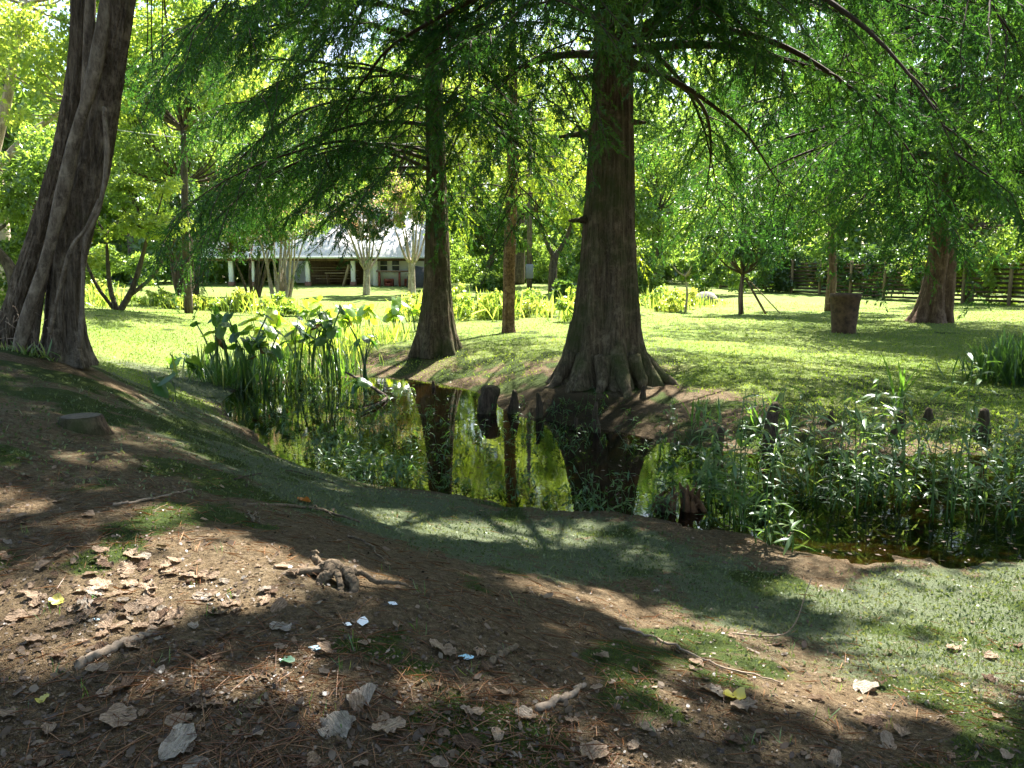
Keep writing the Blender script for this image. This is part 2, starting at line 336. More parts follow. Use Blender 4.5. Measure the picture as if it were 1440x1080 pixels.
# ground cover survey: x, y, soil, moss, strip (low creeping green), lawn, mud
GC = np.array([
 (0, 2.2, 1, .8, 0, 0, 0), (-.5, 2, 1, .6, 0, 0, 0), (-1.5, 2, 1, .3, 0, 0, 0), (1.5, 2, .9, .6, .0, 0, 0), (-2.5, 3.5, 1, .15, 0, 0, 0), (-1, 3.6, 1, .15, 0, 0, 0), (0, 3.4, 1, .1, 0, 0, 0), (0.2, 4.3, .9, .1, .1, 0, 0), (1, 3.6, .7, .5, .4, 0, 0),
 (-3, 0, 1, .3, 0, 0, 0), (3, 0, .6, .5, .3, 0, 0), (0, -3, 1, .3, 0, 0, 0), (2.5, 2.8, .5, .6, .5, 0, 0), (2, 3.7, .25, .6, .9, 0, 0), (3.2, 3.4, .2, .5, 1, 0, 0), (1.7, 4.5, .1, .3, 1, 0, 0), (3, 4.5, 0, .4, 1, 0, 0), (5, 4.4, 0, .4, 1, 0, 0),
 (.3, 5.6, .05, .2, 1, 0, 0), (-.5, 5.4, .2, .4, 1, 0, 0), (-1.1, 4.6, .9, .3, .2, 0, 0), (-1.7, 4.9, .7, .4, .4, 0, 0), (-1.5, 6, .1, .3, 1, 0, 0), (-2.4, 6.8, .2, .6, .9, 0, 0), (-2.8, 5.2, .75, .7, .4, 0, 0), (-4, 5, .7, .7, .4, 0, 0), (-3.6, 6.5, .6, .95, .5, 0, 0), (-4.5, 7.2, .6, .8, .45, 0, 0),
 (-3, 8, .3, .7, .8, 0, 0), (-5.2, 8.3, .9, .3, 0, 0, 0), (-7, 7, .8, .6, .2, 0, 0), (-4.6, 9.8, .3, .5, .8, .3, 0), (-5.5, 11.5, .1, .2, .6, .7, 0), (-8, 13, 0, 0, .2, 1, 0), (-5.6, 14.2, .1, 0, 1, .2, .1), (-7, 16.5, .1, 0, .8, .4, 0), (-9, 20, 0, 0, .2, 1, 0),
 (-13, 22, 0, 0, 0, 1, 0), (-15, 32, 0, 0, 0, 1, 0), (-3, 12, 0, 0, 0, 0, 1), (-1, 9.5, 0, 0, 0, 0, 1), (1, 8.5, 0, 0, 0, 0, 1), (3, 7.4, 0, 0, .1, 0, 1), (5, 7.5, 0, 0, .2, 0, 1), (8, 7.5, 0, 0, 0, 0, 1), (2.7, 6.1, .7, 0, .1, 0, .4), (1.4, 6.6, .9, .1, .2, 0, .2),
 (-4, 14.5, 0, 0, 0, 0, 1), (0, 12, .3, .4, 0, 0, .8), (1.5, 11.4, .6, .6, 0, 0, .6), (1.6, 13, .7, .7, 0, .1, .1), (2.6, 11.6, .6, .85, 0, .2, .1), (4, 10.4, .5, .9, .3, .35, .2), (6.5, 10.6, .4, .8, .3, .5, .1), (4.6, 12, .3, .7, .1, .6, 0), (7.5, 12, .3, .6, .1, .7, 0), (-.6, 15.4, .4, .95, 0, .3, .3), (-1.8, 17.4, .45, .85, 0, .45, 0), (-2.6, 17.3, .45, .7, 0, .3, .1),  # far-bank rows: extra moss weight darkens the bank in place of shade
 (0, 17.5, .25, .4, 0, .8, 0), (3.6, 13.2, .4, .4, 0, .7, 0), (5, 15, .05, .2, 0, 1, 0), (8, 13, .3, .3, 0, .7, 0), (10, 18, .0, 0, 0, 1, 0), (0, 21, .1, .2, 0, 1, 0), (0, 28, 0, 0, 0, 1, 0), (10, 30, 0, 0, 0, 1, 0), (9.8, 22.5, .4, 0, 0, .8, 0), (14, 26.6, .6, .2, 0, .6, 0), (20, 30, 0, 0, 0, 1, 0),
 (-10, 40, 0, 0, 0, 1, 0), (10, 50, .1, 0, 0, 1, 0), (-20, 55, 0, 0, 0, 1, 0), (30, 50, .4, 0, 0, .6, 0), (0, 90, .5, 0, 0, .5, 0), (-60, 60, .2, 0, 0, .8, 0), (60, 60, .5, 0, 0, .5, 0)], float)
def cover(x, y):
    x = np.asarray(x, float); y = np.asarray(y, float); sh = x.shape; x = x.ravel(); y = y.ravel()
    jx = x+(fbm(xyz(x*.9, y*.9), 21, 3)-.5)*1.3; jy = y+(fbm(xyz(x*.9, y*.9), 33, 3)-.5)*1.3; out = np.zeros((len(x), 5))
    for s in range(0, len(x), 20000):
        d2 = (jx[s:s+20000, None]-GC[None, :, 0])**2+(jy[s:s+20000, None]-GC[None, :, 1])**2+.02
        wt = d2**-1.7; out[s:s+20000] = wt@GC[:, 2:]/wt.sum(1, keepdims=True)
    return out.reshape(sh+(5,))
CV = cover(gx, gy)
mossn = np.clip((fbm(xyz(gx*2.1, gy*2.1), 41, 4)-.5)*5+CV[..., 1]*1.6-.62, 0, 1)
ny, nx = gx.shape; idx = np.arange(ny*nx).reshape(ny, nx)
m, t, o = mat_new('ground_cover')
p = N(t, 'ShaderNodeBsdfPrincipled'); p.inputs['Roughness'].default_value = .95; p.inputs['Specular IOR Level'].default_value = .12
A = lambda n: N(t, 'ShaderNodeAttribute', attribute_name=n).outputs['Fac']
n1 = tex(t, 3.0, 6, .7); n2 = tex(t, 28, 5, .7); n3 = tex(t, 130, 3, .6); n4 = tex(t, .35, 4, .6)
soil = ramp(t, n2, [(.25, (.035, .025, .014)), (.5, (.112, .082, .047)), (.75, (.235, .185, .12))])
soil = mixc(t, ramp(t, n1, [(.4, 0.0), (.65, .75)]), soil, ramp(t, n2, [(.3, (.06, .039, .02)), (.7, (.185, .125, .07))]))
soil = mixc(t, ramp(t, n3, [(.62, 0.0), (.72, .8)]), soil, (.27, .22, .165))
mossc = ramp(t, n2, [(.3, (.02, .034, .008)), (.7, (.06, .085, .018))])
strip = ramp(t, n3, [(.3, (.05, .068, .035)), (.5, (.1, .12, .067)), (.7, (.165, .185, .12))])
strip = mixc(t, ramp(t, n1, [(.45, 0.0), (.7, .5)]), strip, (.075, .1, .03))
lawn = ramp(t, n2, [(.3, (.08, .12, .022)), (.5, (.13, .19, .04)), (.72, (.19, .24, .07))])
lawn = mixc(t, ramp(t, n4, [(.4, 0.0), (.7, .5)]), lawn, (.22, .24, .09))
mud = ramp(t, n1, [(.35, (.018, .014, .007)), (.65, (.05, .036, .015))])
def edge(a, k=.35): # ragged edge for a cover weight
    ad = N(t, 'ShaderNodeMath', operation='ADD'); L(t, a, ad.inputs[0])
    s = N(t, 'ShaderNodeMath', operation='MULTIPLY_ADD'); L(t, n2, s.inputs[0]); s.inputs[1].default_value = k*2; s.inputs[2].default_value = -k; L(t, s.outputs[0], ad.inputs[1])
    return ramp(t, ad.outputs[0], [(.38, 0.0), (.62, 1.0)])
sb = N(t, 'ShaderNodeMath', operation='SUBTRACT'); L(t, A('strip'), sb.inputs[0]); L(t, ramp(t, tex(t, 4.5, 5, .7), [(.5, 0.0), (.68, .45)]), sb.inputs[1])
c = mixc(t, edge(sb.outputs[0], .45), soil, strip)
c = mixc(t, edge(A('lawn')), c, lawn)
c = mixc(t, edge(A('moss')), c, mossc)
c = mixc(t, edge(A('mud'), .2), c, mud)
L(t, c, p.inputs[0])
L(t, bump(t, n3, .9, .015, bump(t, n2, 1, .05)), p.inputs['Normal']); L(t, p.outputs[0], o.inputs[0]); M['ground'] = m
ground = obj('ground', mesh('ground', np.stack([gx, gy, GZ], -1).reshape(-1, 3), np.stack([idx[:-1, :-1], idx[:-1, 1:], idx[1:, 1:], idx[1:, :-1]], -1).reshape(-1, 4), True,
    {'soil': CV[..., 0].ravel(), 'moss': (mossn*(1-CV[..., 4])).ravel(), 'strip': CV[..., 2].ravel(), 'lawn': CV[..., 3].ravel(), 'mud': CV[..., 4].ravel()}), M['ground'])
tag(ground, kind='structure')

# pond water: mirror by Fresnel over tea-coloured shallow water
m, t, o = mat_new('pond_water')
fr = N(t, 'ShaderNodeFresnel', i_IOR=1.33); tp = N(t, 'ShaderNodeBsdfTransparent'); tp.inputs[0].default_value = (.32, .27, .11, 1)
gl = N(t, 'ShaderNodeBsdfGlossy'); gl.inputs['Roughness'].default_value = .015
bn = bump(t, tex(t, 3.5, 3, .5), .06, .02, bump(t, tex(t, 22, 2, .5), .03, .006)); L(t, bn, gl.inputs['Normal']); L(t, bn, fr.inputs['Normal'])
ad = N(t, 'ShaderNodeMath', operation='MULTIPLY'); L(t, fr.outputs[0], ad.inputs[0]); ad.inputs[1].default_value = 1.35; ad.use_clamp = True
mx = N(t, 'ShaderNodeMixShader'); L(t, ad.outputs[0], mx.inputs[0]); L(t, tp.outputs[0], mx.inputs[1]); L(t, gl.outputs[0], mx.inputs[2]); L(t, mx.outputs[0], o.inputs[0]); M['water'] = m
wx, wy = np.meshgrid(np.linspace(-8, 14, 23), np.linspace(5, 19, 15)); wi = np.arange(wx.size).reshape(wx.shape)
tag(obj('pond_water', mesh('pond_water', np.stack([wx, wy, wx*0], -1).reshape(-1, 3), np.stack([wi[:-1, :-1], wi[:-1, 1:], wi[1:, 1:], wi[1:, :-1]], -1).reshape(-1, 4)), M['water']), kind='structure')

# ------------------------------------------------------------------ foliage templates
def leaflets(items):
    """items: (base xyz, dir, side, length, width) -> verts, slender triangular leaflets"""
    V = []; F = []
    for b, d, s, l, w_ in items:
        b = np.array(b, float); d = np.array(d, float); d /= np.linalg.norm(d); s = np.array(s, float); k = len(V)
        V += [b+d*l*.12+s*w_*.5, b+d*l*.12-s*w_*.5, b+d*l]; F.append([k, k+1, k+2])
    return np.array(V), np.array(F)
def spray_template(seed, n=24, wide=1.0):
    r = np.random.default_rng(seed); it = []; bend = r.normal(0, .18)
    for k in range(n):
        u = (k+r.random())/n; s = 1 if k % 2 else -1; b = (u, bend*u*u, -.3*u*u+r.normal(0, .01))
        d = nrm(np.array([r.uniform(.45, 1.2), s*r.uniform(.35, 1.0), r.uniform(-.75, .25)-.3*u])); l = r.uniform(.16, .36)*(1.1-.45*u)
        it.append((b, d, nrm(np.cross(d, nrm(r.normal(0, 1, 3)+np.array([0, 0, 1.2])))), l, r.uniform(.05, .075)*wide))
    it.append(((.9, bend*.81, -.25), (1, bend, -.6), (0, 1, 0), .28, .06*wide))
    return leaflets(it)
SPR = [spray_template(k) for k in range(1, 7)]; SPR_FAR = [spray_template(k, 13, 1.7) for k in range(1, 5)]
LEAF_T = np.array([(0, 0, 0), (.45, .27, .05), (1, 0, -.1), (.45, -.27, .05)]); LEAF_F = np.array([[0, 1, 2], [0, 2, 3]])
def lance(bend=.35, w_=.12, n=4):
    """long pointed leaf, folded along the midrib"""
    V = []; u = np.linspace(0, 1, n+1)
    for k, x in enumerate(u):
        ww = w_*math.sin(math.pi*min(1, (x*.86+.1)))**.8 if k < n else 0
        z = -bend*x*x
        V += [(x, -ww, z+.25*ww), (x, 0, z), (x, ww, z+.25*ww)]
    V[-3:] = [V[-2]]; V = np.array(V); F3 = []; F4 = []
    for k in range(n-1):
        a = k*3; F4 += [[a, a+3, a+4, a+1], [a+1, a+4, a+5, a+2]]
    a = (n-1)*3; F3 += [[a, a+3, a+1], [a+1, a+3, a+2]]
    return V, [np.array(F3), np.array(F4)]

KEEP_OUT = []   # sunny gaps in the canopy: (ground x, y, radius x, radius y, strength)
def sun_gap(P):
    keep = np.ones(len(P), bool)
    for gx0, gy0, rx, ry, st, gz0 in KEEP_OUT:
        tt = (P[:, 2]-gz0)/sun_dir[2]; g = P[:, :2]-sun_dir[None, :2]*tt[:, None]
        q = ((g[:, 0]-gx0)/rx)**2+((g[:, 1]-gy0)/ry)**2
        keep &= ~((q < 1) & (R.random(len(P)) < st))
    return keep
for px_, py_, rx_, ry_, st_ in ((60, 835, .5, .2, .97), (190, 822, .42, .16, .97), (300, 760, .3, .12, .9), (30, 905, .22, .12, .9), (790, 832, .3, .24, .99), (880, 862, .26, .2, .98), (590, 738, .4, .26, .98), (720, 752, .45, .26, .98), (1400, 850, .7, .45, .97), (1180, 842, .28, .16, .9), (1320, 905, .5, .2, .9),
      (1150, 778, .5, .2, .97), (330, 597, .25, .35, .95), (270, 560, .25, .3, .9), (560, 520, .8, .5, .95), (690, 520, .4, .3, .9), (1065, 650, .38, .6, .98), (1335, 650, .38, .6, .98), (960, 558, .7, .25, .95), (230, 500, 1, 1.2, .95), (150, 432, 3, 1.5, .9), (1090, 497, 1.4, .3, .95), (960, 487, 1.2, .3, .95),
      (700, 468, 1.5, .6, .8), (1380, 448, 3, 1.2, .95), (1110, 430, 5, 2.5, .95), (420, 460, 1.2, 1.5, .9), (500, 560, .8, .6, .9), (1000, 905, .2, .1, .9), (1270, 975, .3, .12, .9), (1040, 960, .2, .1, .85), (440, 800, .16, .1, .9), (130, 700, .3, .12, .8), (210, 620, .25, .2, .8)):
    g_ = ground_at(px_, py_); KEEP_OUT.append((g_[0], g_[1], rx_*1.15+.22, ry_*1.15+.22, st_, max(g_[2], 0)))
for k in range(85):
    g_ = ground_at(R.uniform(-50, 1490), R.uniform(570, 1010)); q_ = R.uniform(.12, .27); KEEP_OUT.append((g_[0], g_[1], q_*R.uniform(.8, 1.6), q_, .95, max(g_[2], 0)))

def trunk_mesh(P, radz, seg=72, n=120, lobes=7, flare_h=1.2, flute=.18, rough=.05, seed=0):
    """trunk through points P with radii, fluted towards the base, ridged bark"""
    P = np.asarray(P, float); Q = spline(np.hstack([P, np.asarray(radz, float)[:, None]]), n); r = Q[:, 3]; C = Q[:, :3]; z0 = C[0, 2]
    def mod(th, CC):
        hh = (CC[:, 2]-z0)[:, None]; th = th[None]; k = np.exp(-np.maximum(hh, 0)/flare_h)
        f = 1+flute*k*(np.cos(lobes*th+seed+.5*np.sin(2*th+seed))+.45*np.cos((lobes*2-3)*th+1.7*seed))
        f = f*(1+flute*.22*np.cos(lobes*th+seed))
        q = np.stack(np.broadcast_arrays(np.cos(th)*4.2+seed, np.sin(th)*4.2, hh*.9), -1); f = f+(fbm(q, seed+5, 3)-.5)*rough*2.2
        q = np.stack(np.broadcast_arrays(np.cos(th)*13+seed, np.sin(th)*13, hh*2.2), -1); f = f+(.3-np.abs(fbm(q, seed+15, 3)-.5)*4)*rough*.9
        q = np.stack(np.broadcast_arrays(np.cos(th)*27+seed, np.sin(th)*27, hh*1.6), -1); f = f+(.25-np.abs(vnoise(q, seed+25)-.5)*2)*rough*.55
        return f
    return tube(C, r, seg, mod)

# ------------------------------------------------------------------ bald cypress builder
def limb_path(base, az, length, rise, droop, r, n=11):
    u = np.linspace(0, 1, n); wob = np.cumsum(r.normal(0, .15, n)); a = az+wob*.6
    el = rise+(droop-rise)*u**1.1+np.cumsum(r.normal(0, .07, n))*.6
    st = np.stack([np.cos(el)*np.cos(a), np.cos(el)*np.sin(a), np.sin(el)], 1)*length/(n-1)
    return np.asarray(base)+np.vstack([np.zeros(3), np.cumsum(st[:-1], 0)])
def cypress(name, label, loc, trunk_pts, radz, limbs, mat_leaf, mat_bark, seed, spray=.42, every=.12, sec_len=1.3, group=None, seg=120, lobes=7, flute=.18, flare_h=1.2, hang=.5, rough=.06, sec_step=.32, upper=None, limb_parts=True, SPR=SPR, thick=1.0):
    r = np.random.default_rng(seed); t_ = thing(name, label, 'tree', loc, group)
    V, F = trunk_mesh(trunk_pts, radz, seg, 220, lobes, flare_h, flute, rough, seed); obj('trunk', mesh('trunk', V, F, True), mat_bark, t_)
    TP = np.asarray(trunk_pts, float); SP = []; SD = []; SS = []
    rest = MB()
    for li, (z0, az, length, rise, droop, fol0) in enumerate(limbs):
        bx = np.interp(z0, TP[:, 2], TP[:, 0]); by = np.interp(z0, TP[:, 2], TP[:, 1]); rr = np.interp(z0, TP[:, 2], radz)
        P = limb_path((bx, by, z0), az, length, rise, droop, r, 12); r0 = min(rr*.42, (.010*length+.014)*thick*(.5 if length < 4.7 else 1))
        mb = MB() if limb_parts else rest
        Q = spline(P, 22); V, F = tube(Q, .004+(r0-.004)*np.linspace(1, 0, 22)**1.15, 7); mb.add(V, F)
        # secondaries
        s = fol0*length; side = 1
        while s < length*.99:
            u = s/length; b = np.array([np.interp(u, np.linspace(0, 1, 22), Q[:, k]) for k in range(3)]); k = min(int(u*21), 20); d = nrm(Q[k+1]-Q[k])
            if u < .85 and vnoise((b+np.asarray(loc))*.75, seed+50) < .38: s += sec_step*.8; continue
            hor = nrm(np.array([-d[1], d[0], 0])); ang = r.uniform(.6, 1.1)
            dd = d*math.cos(ang)+hor*side*math.sin(ang)+np.array([0, 0, r.uniform(-.5, .15)*hang]); side = -side
            l2 = sec_len*r.uniform(.5, 1.2)*(1-.5*abs(u-.45)); v = np.linspace(0, 1, 6)[:, None]
            S = b+nrm(dd)*l2*v+np.array([0, 0, -1])*(l2*hang*r.uniform(.5, 1.1))*v**2+r.normal(0, .03, (6, 3))*v
            if sun_gap(S[[2, 4]]+np.asarray(loc)).all(): V, F = tube(S, np.linspace(min(.013, r0*.5), .004, 6), 4, cap=False); mb.add(V, F)
            ns = max(2, int(l2/every)); uu = (np.arange(ns)+r.random(ns)*.6+.5)/ns
            SPp = np.stack([np.interp(uu, v[:, 0], S[:, k]) for k in range(3)], 1)
            tg = nrm(np.gradient(S, axis=0)); tgi = np.stack([np.interp(uu, v[:, 0], tg[:, k]) for k in range(3)], 1)
            hs = nrm(np.cross(tgi, [0, 0, 1.])); sg = np.where(np.arange(ns) % 2, 1, -1)[:, None]
            dirs = tgi*.65+hs*sg*r.uniform(.4, 1.0, (ns, 1))+np.array([0, 0, -1])*r.uniform(.0, 1.0, (ns, 1))*hang*1.3
            SP.append(SPp); SD.append(dirs); SS.append(np.full(ns, spray)*r.uniform(.65, 1.2, ns))
            s += sec_step*r.uniform(.6, 1.4)
        if limb_parts: mb.build('limb', M['twig'] if mat_bark is not M['bark_pale'] else mat_bark, t_, True)
    if not limb_parts: rest.build('limbs', M['twig'], t_, True)
    if upper:   # upper crown seen only from below: coarser sprays through its volume
        n_, za, zb, ra, rb, sc = upper; zz = r.uniform(za, zb, n_); rad = (ra+(rb-ra)*(zz-za)/(zb-za))*np.sqrt(r.random(n_)); an = r.uniform(0, 6.283, n_)
        lay = np.floor(an*2.2+zz*1.7); keep = (np.sin(lay*12.9898+seed)*43758.5453 % 1) < .72; zz, rad, an = zz[keep], rad[keep], an[keep]; n_ = len(zz)
        bx = np.interp(zz, TP[:, 2], TP[:, 0]); by = np.interp(zz, TP[:, 2], TP[:, 1])
        SP.append(np.stack([bx+rad*np.cos(an), by+rad*np.sin(an), zz-.25*rad], 1)); a2 = an+r.normal(0, .8, n_)
        SD.append(np.stack([np.cos(a2), np.sin(a2), r.uniform(-.8, .1, n_)], 1)); SS.append(np.full(n_, sc)*r.uniform(.7, 1.3, n_))
    SP = np.concatenate(SP); SD = np.concatenate(SD); SS = np.concatenate(SS)
    k = sun_gap(SP+np.asarray(loc)); SP, SD, SS = SP[k], SD[k], SS[k]
    half = r.integers(0, len(SPR), len(SP)); mb = MB()
    for T_, sel in [(SPR[j], half == j) for j in range(len(SPR))]:
        V, F = stamp(T_[0], T_[1], SP[sel], axes(SD[sel]+r.normal(0, .22, (sel.sum(), 3)), r.normal(0, .8, sel.sum())), SS[sel])
        cl = np.clip(.5+.5*(fbm((SP[sel]+np.asarray(loc))*.8, 77, 2)-.5)*2.4+r.normal(0, .13, sel.sum()), 0, 1)
        mb.add(V, F, np.repeat(cl, len(T_[0])))
    mb.build('crown', mat_leaf, t_)
    return t_
def whorl(r, n, z0, z1, l0, l1, rise=(.05, .4), droop=(-.9, -.5), fol=(.2, .4), az0=0, spread=6.283):
    out = []
    for k in range(n):
        u = (k+r.random()*.8)/n; out.append((z0+(z1-z0)*u, az0+(k*2.39996+r.normal(0, .2)) % spread, (l0+(l1-l0)*u)*r.uniform(.8, 1.15), r.uniform(*rise), r.uniform(*droop), r.uniform(*fol)))
    return out

# big cypress by the pond
r = np.random.default_rng(11); PI = math.pi
g = hgt(1.58, 13.1)
limbs = [ # height, azimuth, length, rise, droop, first foliage
 (5.9, -.25, 5.6, .35, -.75, .3), (6.1, .15, 6.6, .3, -.8, .3), (6.3, -.75, 5.2, .3, -.85, .25), (5.2, .5, 5.2, .1, -.75, .3), (6.6, -1.2, 4.4, .2, -1.0, .2), (7.0, -.45, 6.6, .25, -.85, .3), (7.4, .05, 7.2, .25, -.85, .3), (6.9, .8, 5.5, .2, -.8, .3),
 (6.2, 2.9, 4.6, .15, -.85, .3), (5.6, 3.5, 3.2, .1, -.8, .35), (6.8, 2.5, 5.0, .2, -.8, .25), (7.3, 3.2, 6.0, .2, -.85, .25), (7.0, 3.9, 4.8, .15, -.95, .2), (6.6, -1.7, 3.4, .1, -1.0, .2), (7.6, 4.4, 4.5, .2, -1.0, .15)]
for k in range(26):
    sec = ((-1.35, 1.1), (2.2, 4.3), (4.0, 5.3))[0 if k < 14 else 1 if k < 22 else 2]
    limbs.append((r.uniform(5.2, 8.2), r.uniform(*sec), r.uniform(4.6, 7.4), r.uniform(.1, .4), r.uniform(-1.3, -.9) if k < 14 else r.uniform(-1.2, -.8), r.uniform(.15, .35)))
for k in range(9): limbs.append((r.uniform(5.4, 8), r.uniform(3.9, 5.5), r.uniform(2.6, 4.6), r.uniform(0, .3), r.uniform(-1.3, -.8), r.uniform(.1, .25)))
for k in range(15): limbs.append((r.uniform(7.5, 11), r.uniform(.35, 2.3), r.uniform(7, 10), r.uniform(.05, .3), r.uniform(-.6, -.25), r.uniform(.2, .35)))
limbs += whorl(r, 16, 8.6, 15, 5.6, 3.0)
big = cypress('bald_cypress', 'large bald cypress with thick fluted trunk on the far pond bank', (1.58, 13.1, g-.12),
    [(0, 0, 0), (.0, 0, .35), (0, 0, .9), (.02, 0, 1.7), (.03, 0, 3.0), (.05, 0, 4.6), (.07, 0, 6.6), (.1, 0, 12), (.1, 0, 20)], [.82, .67, .55, .47, .4, .34, .29, .2, .05], limbs, M['cyp'], M['bark_cyp'], 3,
    upper=(1800, 11, 20, 4.6, 1.0, .8), every=.068, sec_step=.19, sec_len=1.7, hang=.42, spray=.31)
# dead stubs and burls on the big trunk
for (z, az, l) in ((5.0, 3.3, .42), (4.15, 3.0, .5), (2.75, 3.4, .3), (4.3, -.3, .3)):
    rr = np.interp(z, [.9, 1.7, 3, 4.6, 6.6], [.64, .54, .45, .37, .31]); b = np.array([math.cos(az)*rr*.8, math.sin(az)*rr*.8, z]); d = np.array([math.cos(az), math.sin(az), -.1])
    V, F = tube(np.array([b, b+d*l*.5, b+d*l]), [.065, .04, .022], 8, lambda th, C: 1+.5*(fbm(np.stack(np.broadcast_arrays(np.cos(th)[None]*2+z, np.sin(th)[None]*2, C[:, :1]*5), -1), 4)-.5)); obj('branch_stub', mesh('branch_stub', V, F, True), M['bark_cyp'], big)
for (z, th, l) in ((.3, -2.3, .5), (.3, -1.75, .4), (.3, -1.35, .65), (.3, -.8, .4), (.3, -.25, .7), (.3, -2.9, .5)):
    u = np.linspace(0, 1, 7)[:, None]; d = np.array([math.cos(th), math.sin(th), 0]); P = d*(.55+1.15*l*u)+np.array([0, 0, .5])*(1-u)**1.6+np.array([0, 0, -.08])*u+r.normal(0, .04, (7, 3))*u
    P[:, 2] += np.array([hgt(1.58+q[0], 13.1+q[1])-g+.1 for q in P])*u[:, 0]; P[-1, 2] -= .12
    V, F = tube(spline(P, 16), np.linspace(.15, .025, 16), 14, lambda t_, C: 1+.25*fbm(np.stack(np.broadcast_arrays(np.cos(t_)[None]*2, np.sin(t_)[None]*2, C[:, :1]*4), -1), 8)); obj('buttress_root', mesh('buttress_root', V, F, True), M['bark_cyp'], big)
# second cypress
r = np.random.default_rng(12); g = hgt(-1.74, 17.95)
limbs = [(4.7, 3.4, 4.2, .1, -.6, .35), (4.9, 2.8, 3.8, .15, -.6, .4), (4.2, .2, 2.8, .25, -.5, .55), (3.6, .1, 2.2, .1, -.3, .7), (5.1, -.2, 3.0, .2, -.7, .4), (5.6, 3.1, 5.2, .15, -.65, .3), (5.9, 3.9, 5.0, .2, -.75, .3), (6.3, 4.4, 4.6, .2, -.85, .25), (6.2, 2.6, 5.6, .2, -.65, .3), (6.8, 3.6, 6.2, .2, -.7, .25), (7.2, 4.1, 5.8, .2, -.75, .25), (6.6, 5.0, 4.2, .2, -.85, .25), (7.5, 3.2, 6.6, .2, -.7, .25), (7.2, 5.6, 4.0, .2, -.8, .25), (7.9, 4.7, 5.2, .2, -.85, .2)]
for k in range(10): limbs.append((r.uniform(4.0, 6.2), r.uniform(2.6, 4.1), r.uniform(3.5, 6.6), r.uniform(.0, .3), r.uniform(-1.1, -.5), r.uniform(.25, .4)))
for k in range(16): limbs.append((r.uniform(4.8, 9), r.uniform(2.3, 5.3), r.uniform(4, 6.6), r.uniform(.1, .35), r.uniform(-1.2, -.75), r.uniform(.2, .4)))
limbs += whorl(r, 16, 8.2, 14, 5.2, 2.2)
cypress('bald_cypress', 'slimmer dark bald cypress standing left of the large one', (-1.74, 17.95, g-.1), [(0, 0, 0), (0, 0, .3), (0, 0, .8), (.02, 0, 1.6), (.03, 0, 2.8), (.02, 0, 5), (-.02, 0, 8), (0, 0, 12), (0, 0, 17)], [.56, .5, .4, .31, .26, .2, .17, .11, .03], limbs, M['cyp'], M['bark_cyp'], 5, upper=(1100, 10, 17, 3.6, .6, .75), every=.07, lobes=6, flare_h=.6, sec_step=.2, sec_len=1.7, hang=.4, spray=.32, thick=.65)
# slim ragged trunk with yellow-green sprays
r = np.random.default_rng(13); g = hgt(-.11, 23.2)
cypress('slender_cypress', 'thin straight tree with ragged flaky brown bark on the sunlit lawn', (-.11, 23.2, g-.05), [(0, 0, 0), (0, 0, .4), (.03, 0, 2), (.08, 0, 3.6), (.14, 0, 6), (.1, 0, 12)], [.22, .185, .17, .165, .15, .03], whorl(r, 34, 3.9, 11, 3.8, 2.0, (.1, .35), (-1.2, -.6), (.1, .3)), M['cyp_y'], M['bark_palm'], 6, spray=.42, every=.11, sec_len=1.2, hang=.6, seg=48, SPR=SPR_FAR, lobes=9, flute=.05, rough=.16)
# right-hand red-brown cypress
r = np.random.default_rng(14); g = hgt(14.4, 26.8)
limbs = whorl(r, 60, 4.2, 13.5, 7.2, 3.6, (.05, .35), (-1.1, -.6), (.12, .3))
for k in range(10): limbs.append((r.uniform(3.9, 6), r.uniform(3.9, 5.3), r.uniform(4.5, 6.5), r.uniform(0, .25), r.uniform(-.9, -.5), r.uniform(.1, .25)))
for k in range(12): limbs.append((r.uniform(5.5, 11), r.uniform(2.6, 4.6), r.uniform(7.5, 11), r.uniform(.1, .35), r.uniform(-.9, -.4), r.uniform(.15, .3)))
t4 = cypress('bald_cypress', 'red-brown double-stemmed cypress on the lawn at the right by the fence', (14.4, 26.8, g-.1), [(0, 0, 0), (.05, 0, .5), (.12, 0, 1.4), (.2, 0, 2.6), (.2, 0, 5), (.1, 0, 10), (0, 0, 17)], [.72, .5, .36, .34, .3, .2, .04], limbs, M['cyp'], M['bark_red'], 7, spray=.5, every=.12, sec_len=1.9, hang=.5, lobes=5, upper=(900, 10, 17, 4, .8, .9), SPR=SPR_FAR, seg=64)
r = np.random.default_rng(15); g = hgt(13.6, 18.2)
cypress('bald_cypress', 'cypress just outside the right edge whose boughs hang into the upper right', (13.6, 18.2, g-.1), [(0, 0, 0), (0, 0, .5), (0, 0, 1.4), (0, 0, 2.6), (0, 0, 5), (0, 0, 10), (0, 0, 17)], [.7, .5, .4, .34, .3, .2, .04],
    whorl(r, 26, 5.2, 13, 7.2, 4, (.05, .35), (-1.1, -.6), (.15, .3))+[(r.uniform(5.5, 10), r.uniform(2.4, 4.6), r.uniform(6.5, 9), r.uniform(.1, .4), r.uniform(-1.0, -.5), r.uniform(.15, .3)) for k in range(16)], M['cyp'], M['bark_cyp'], 8, spray=.42, every=.11, sec_len=1.8, hang=.5, lobes=6, upper=(900, 10, 17, 4, .8, .9), SPR=SPR_FAR, seg=48)
V, F = trunk_mesh([(.42, -.1, 0), (.45, -.1, .5), (.5, -.1, 1.4), (.5, -.05, 2.6), (.4, 0, 5)], [.4, .3, .25, .22, .15], 40, 60, 4, .6, .2, .06, 4); obj('stem', mesh('stem', V, F, True), M['bark_red'], t4)

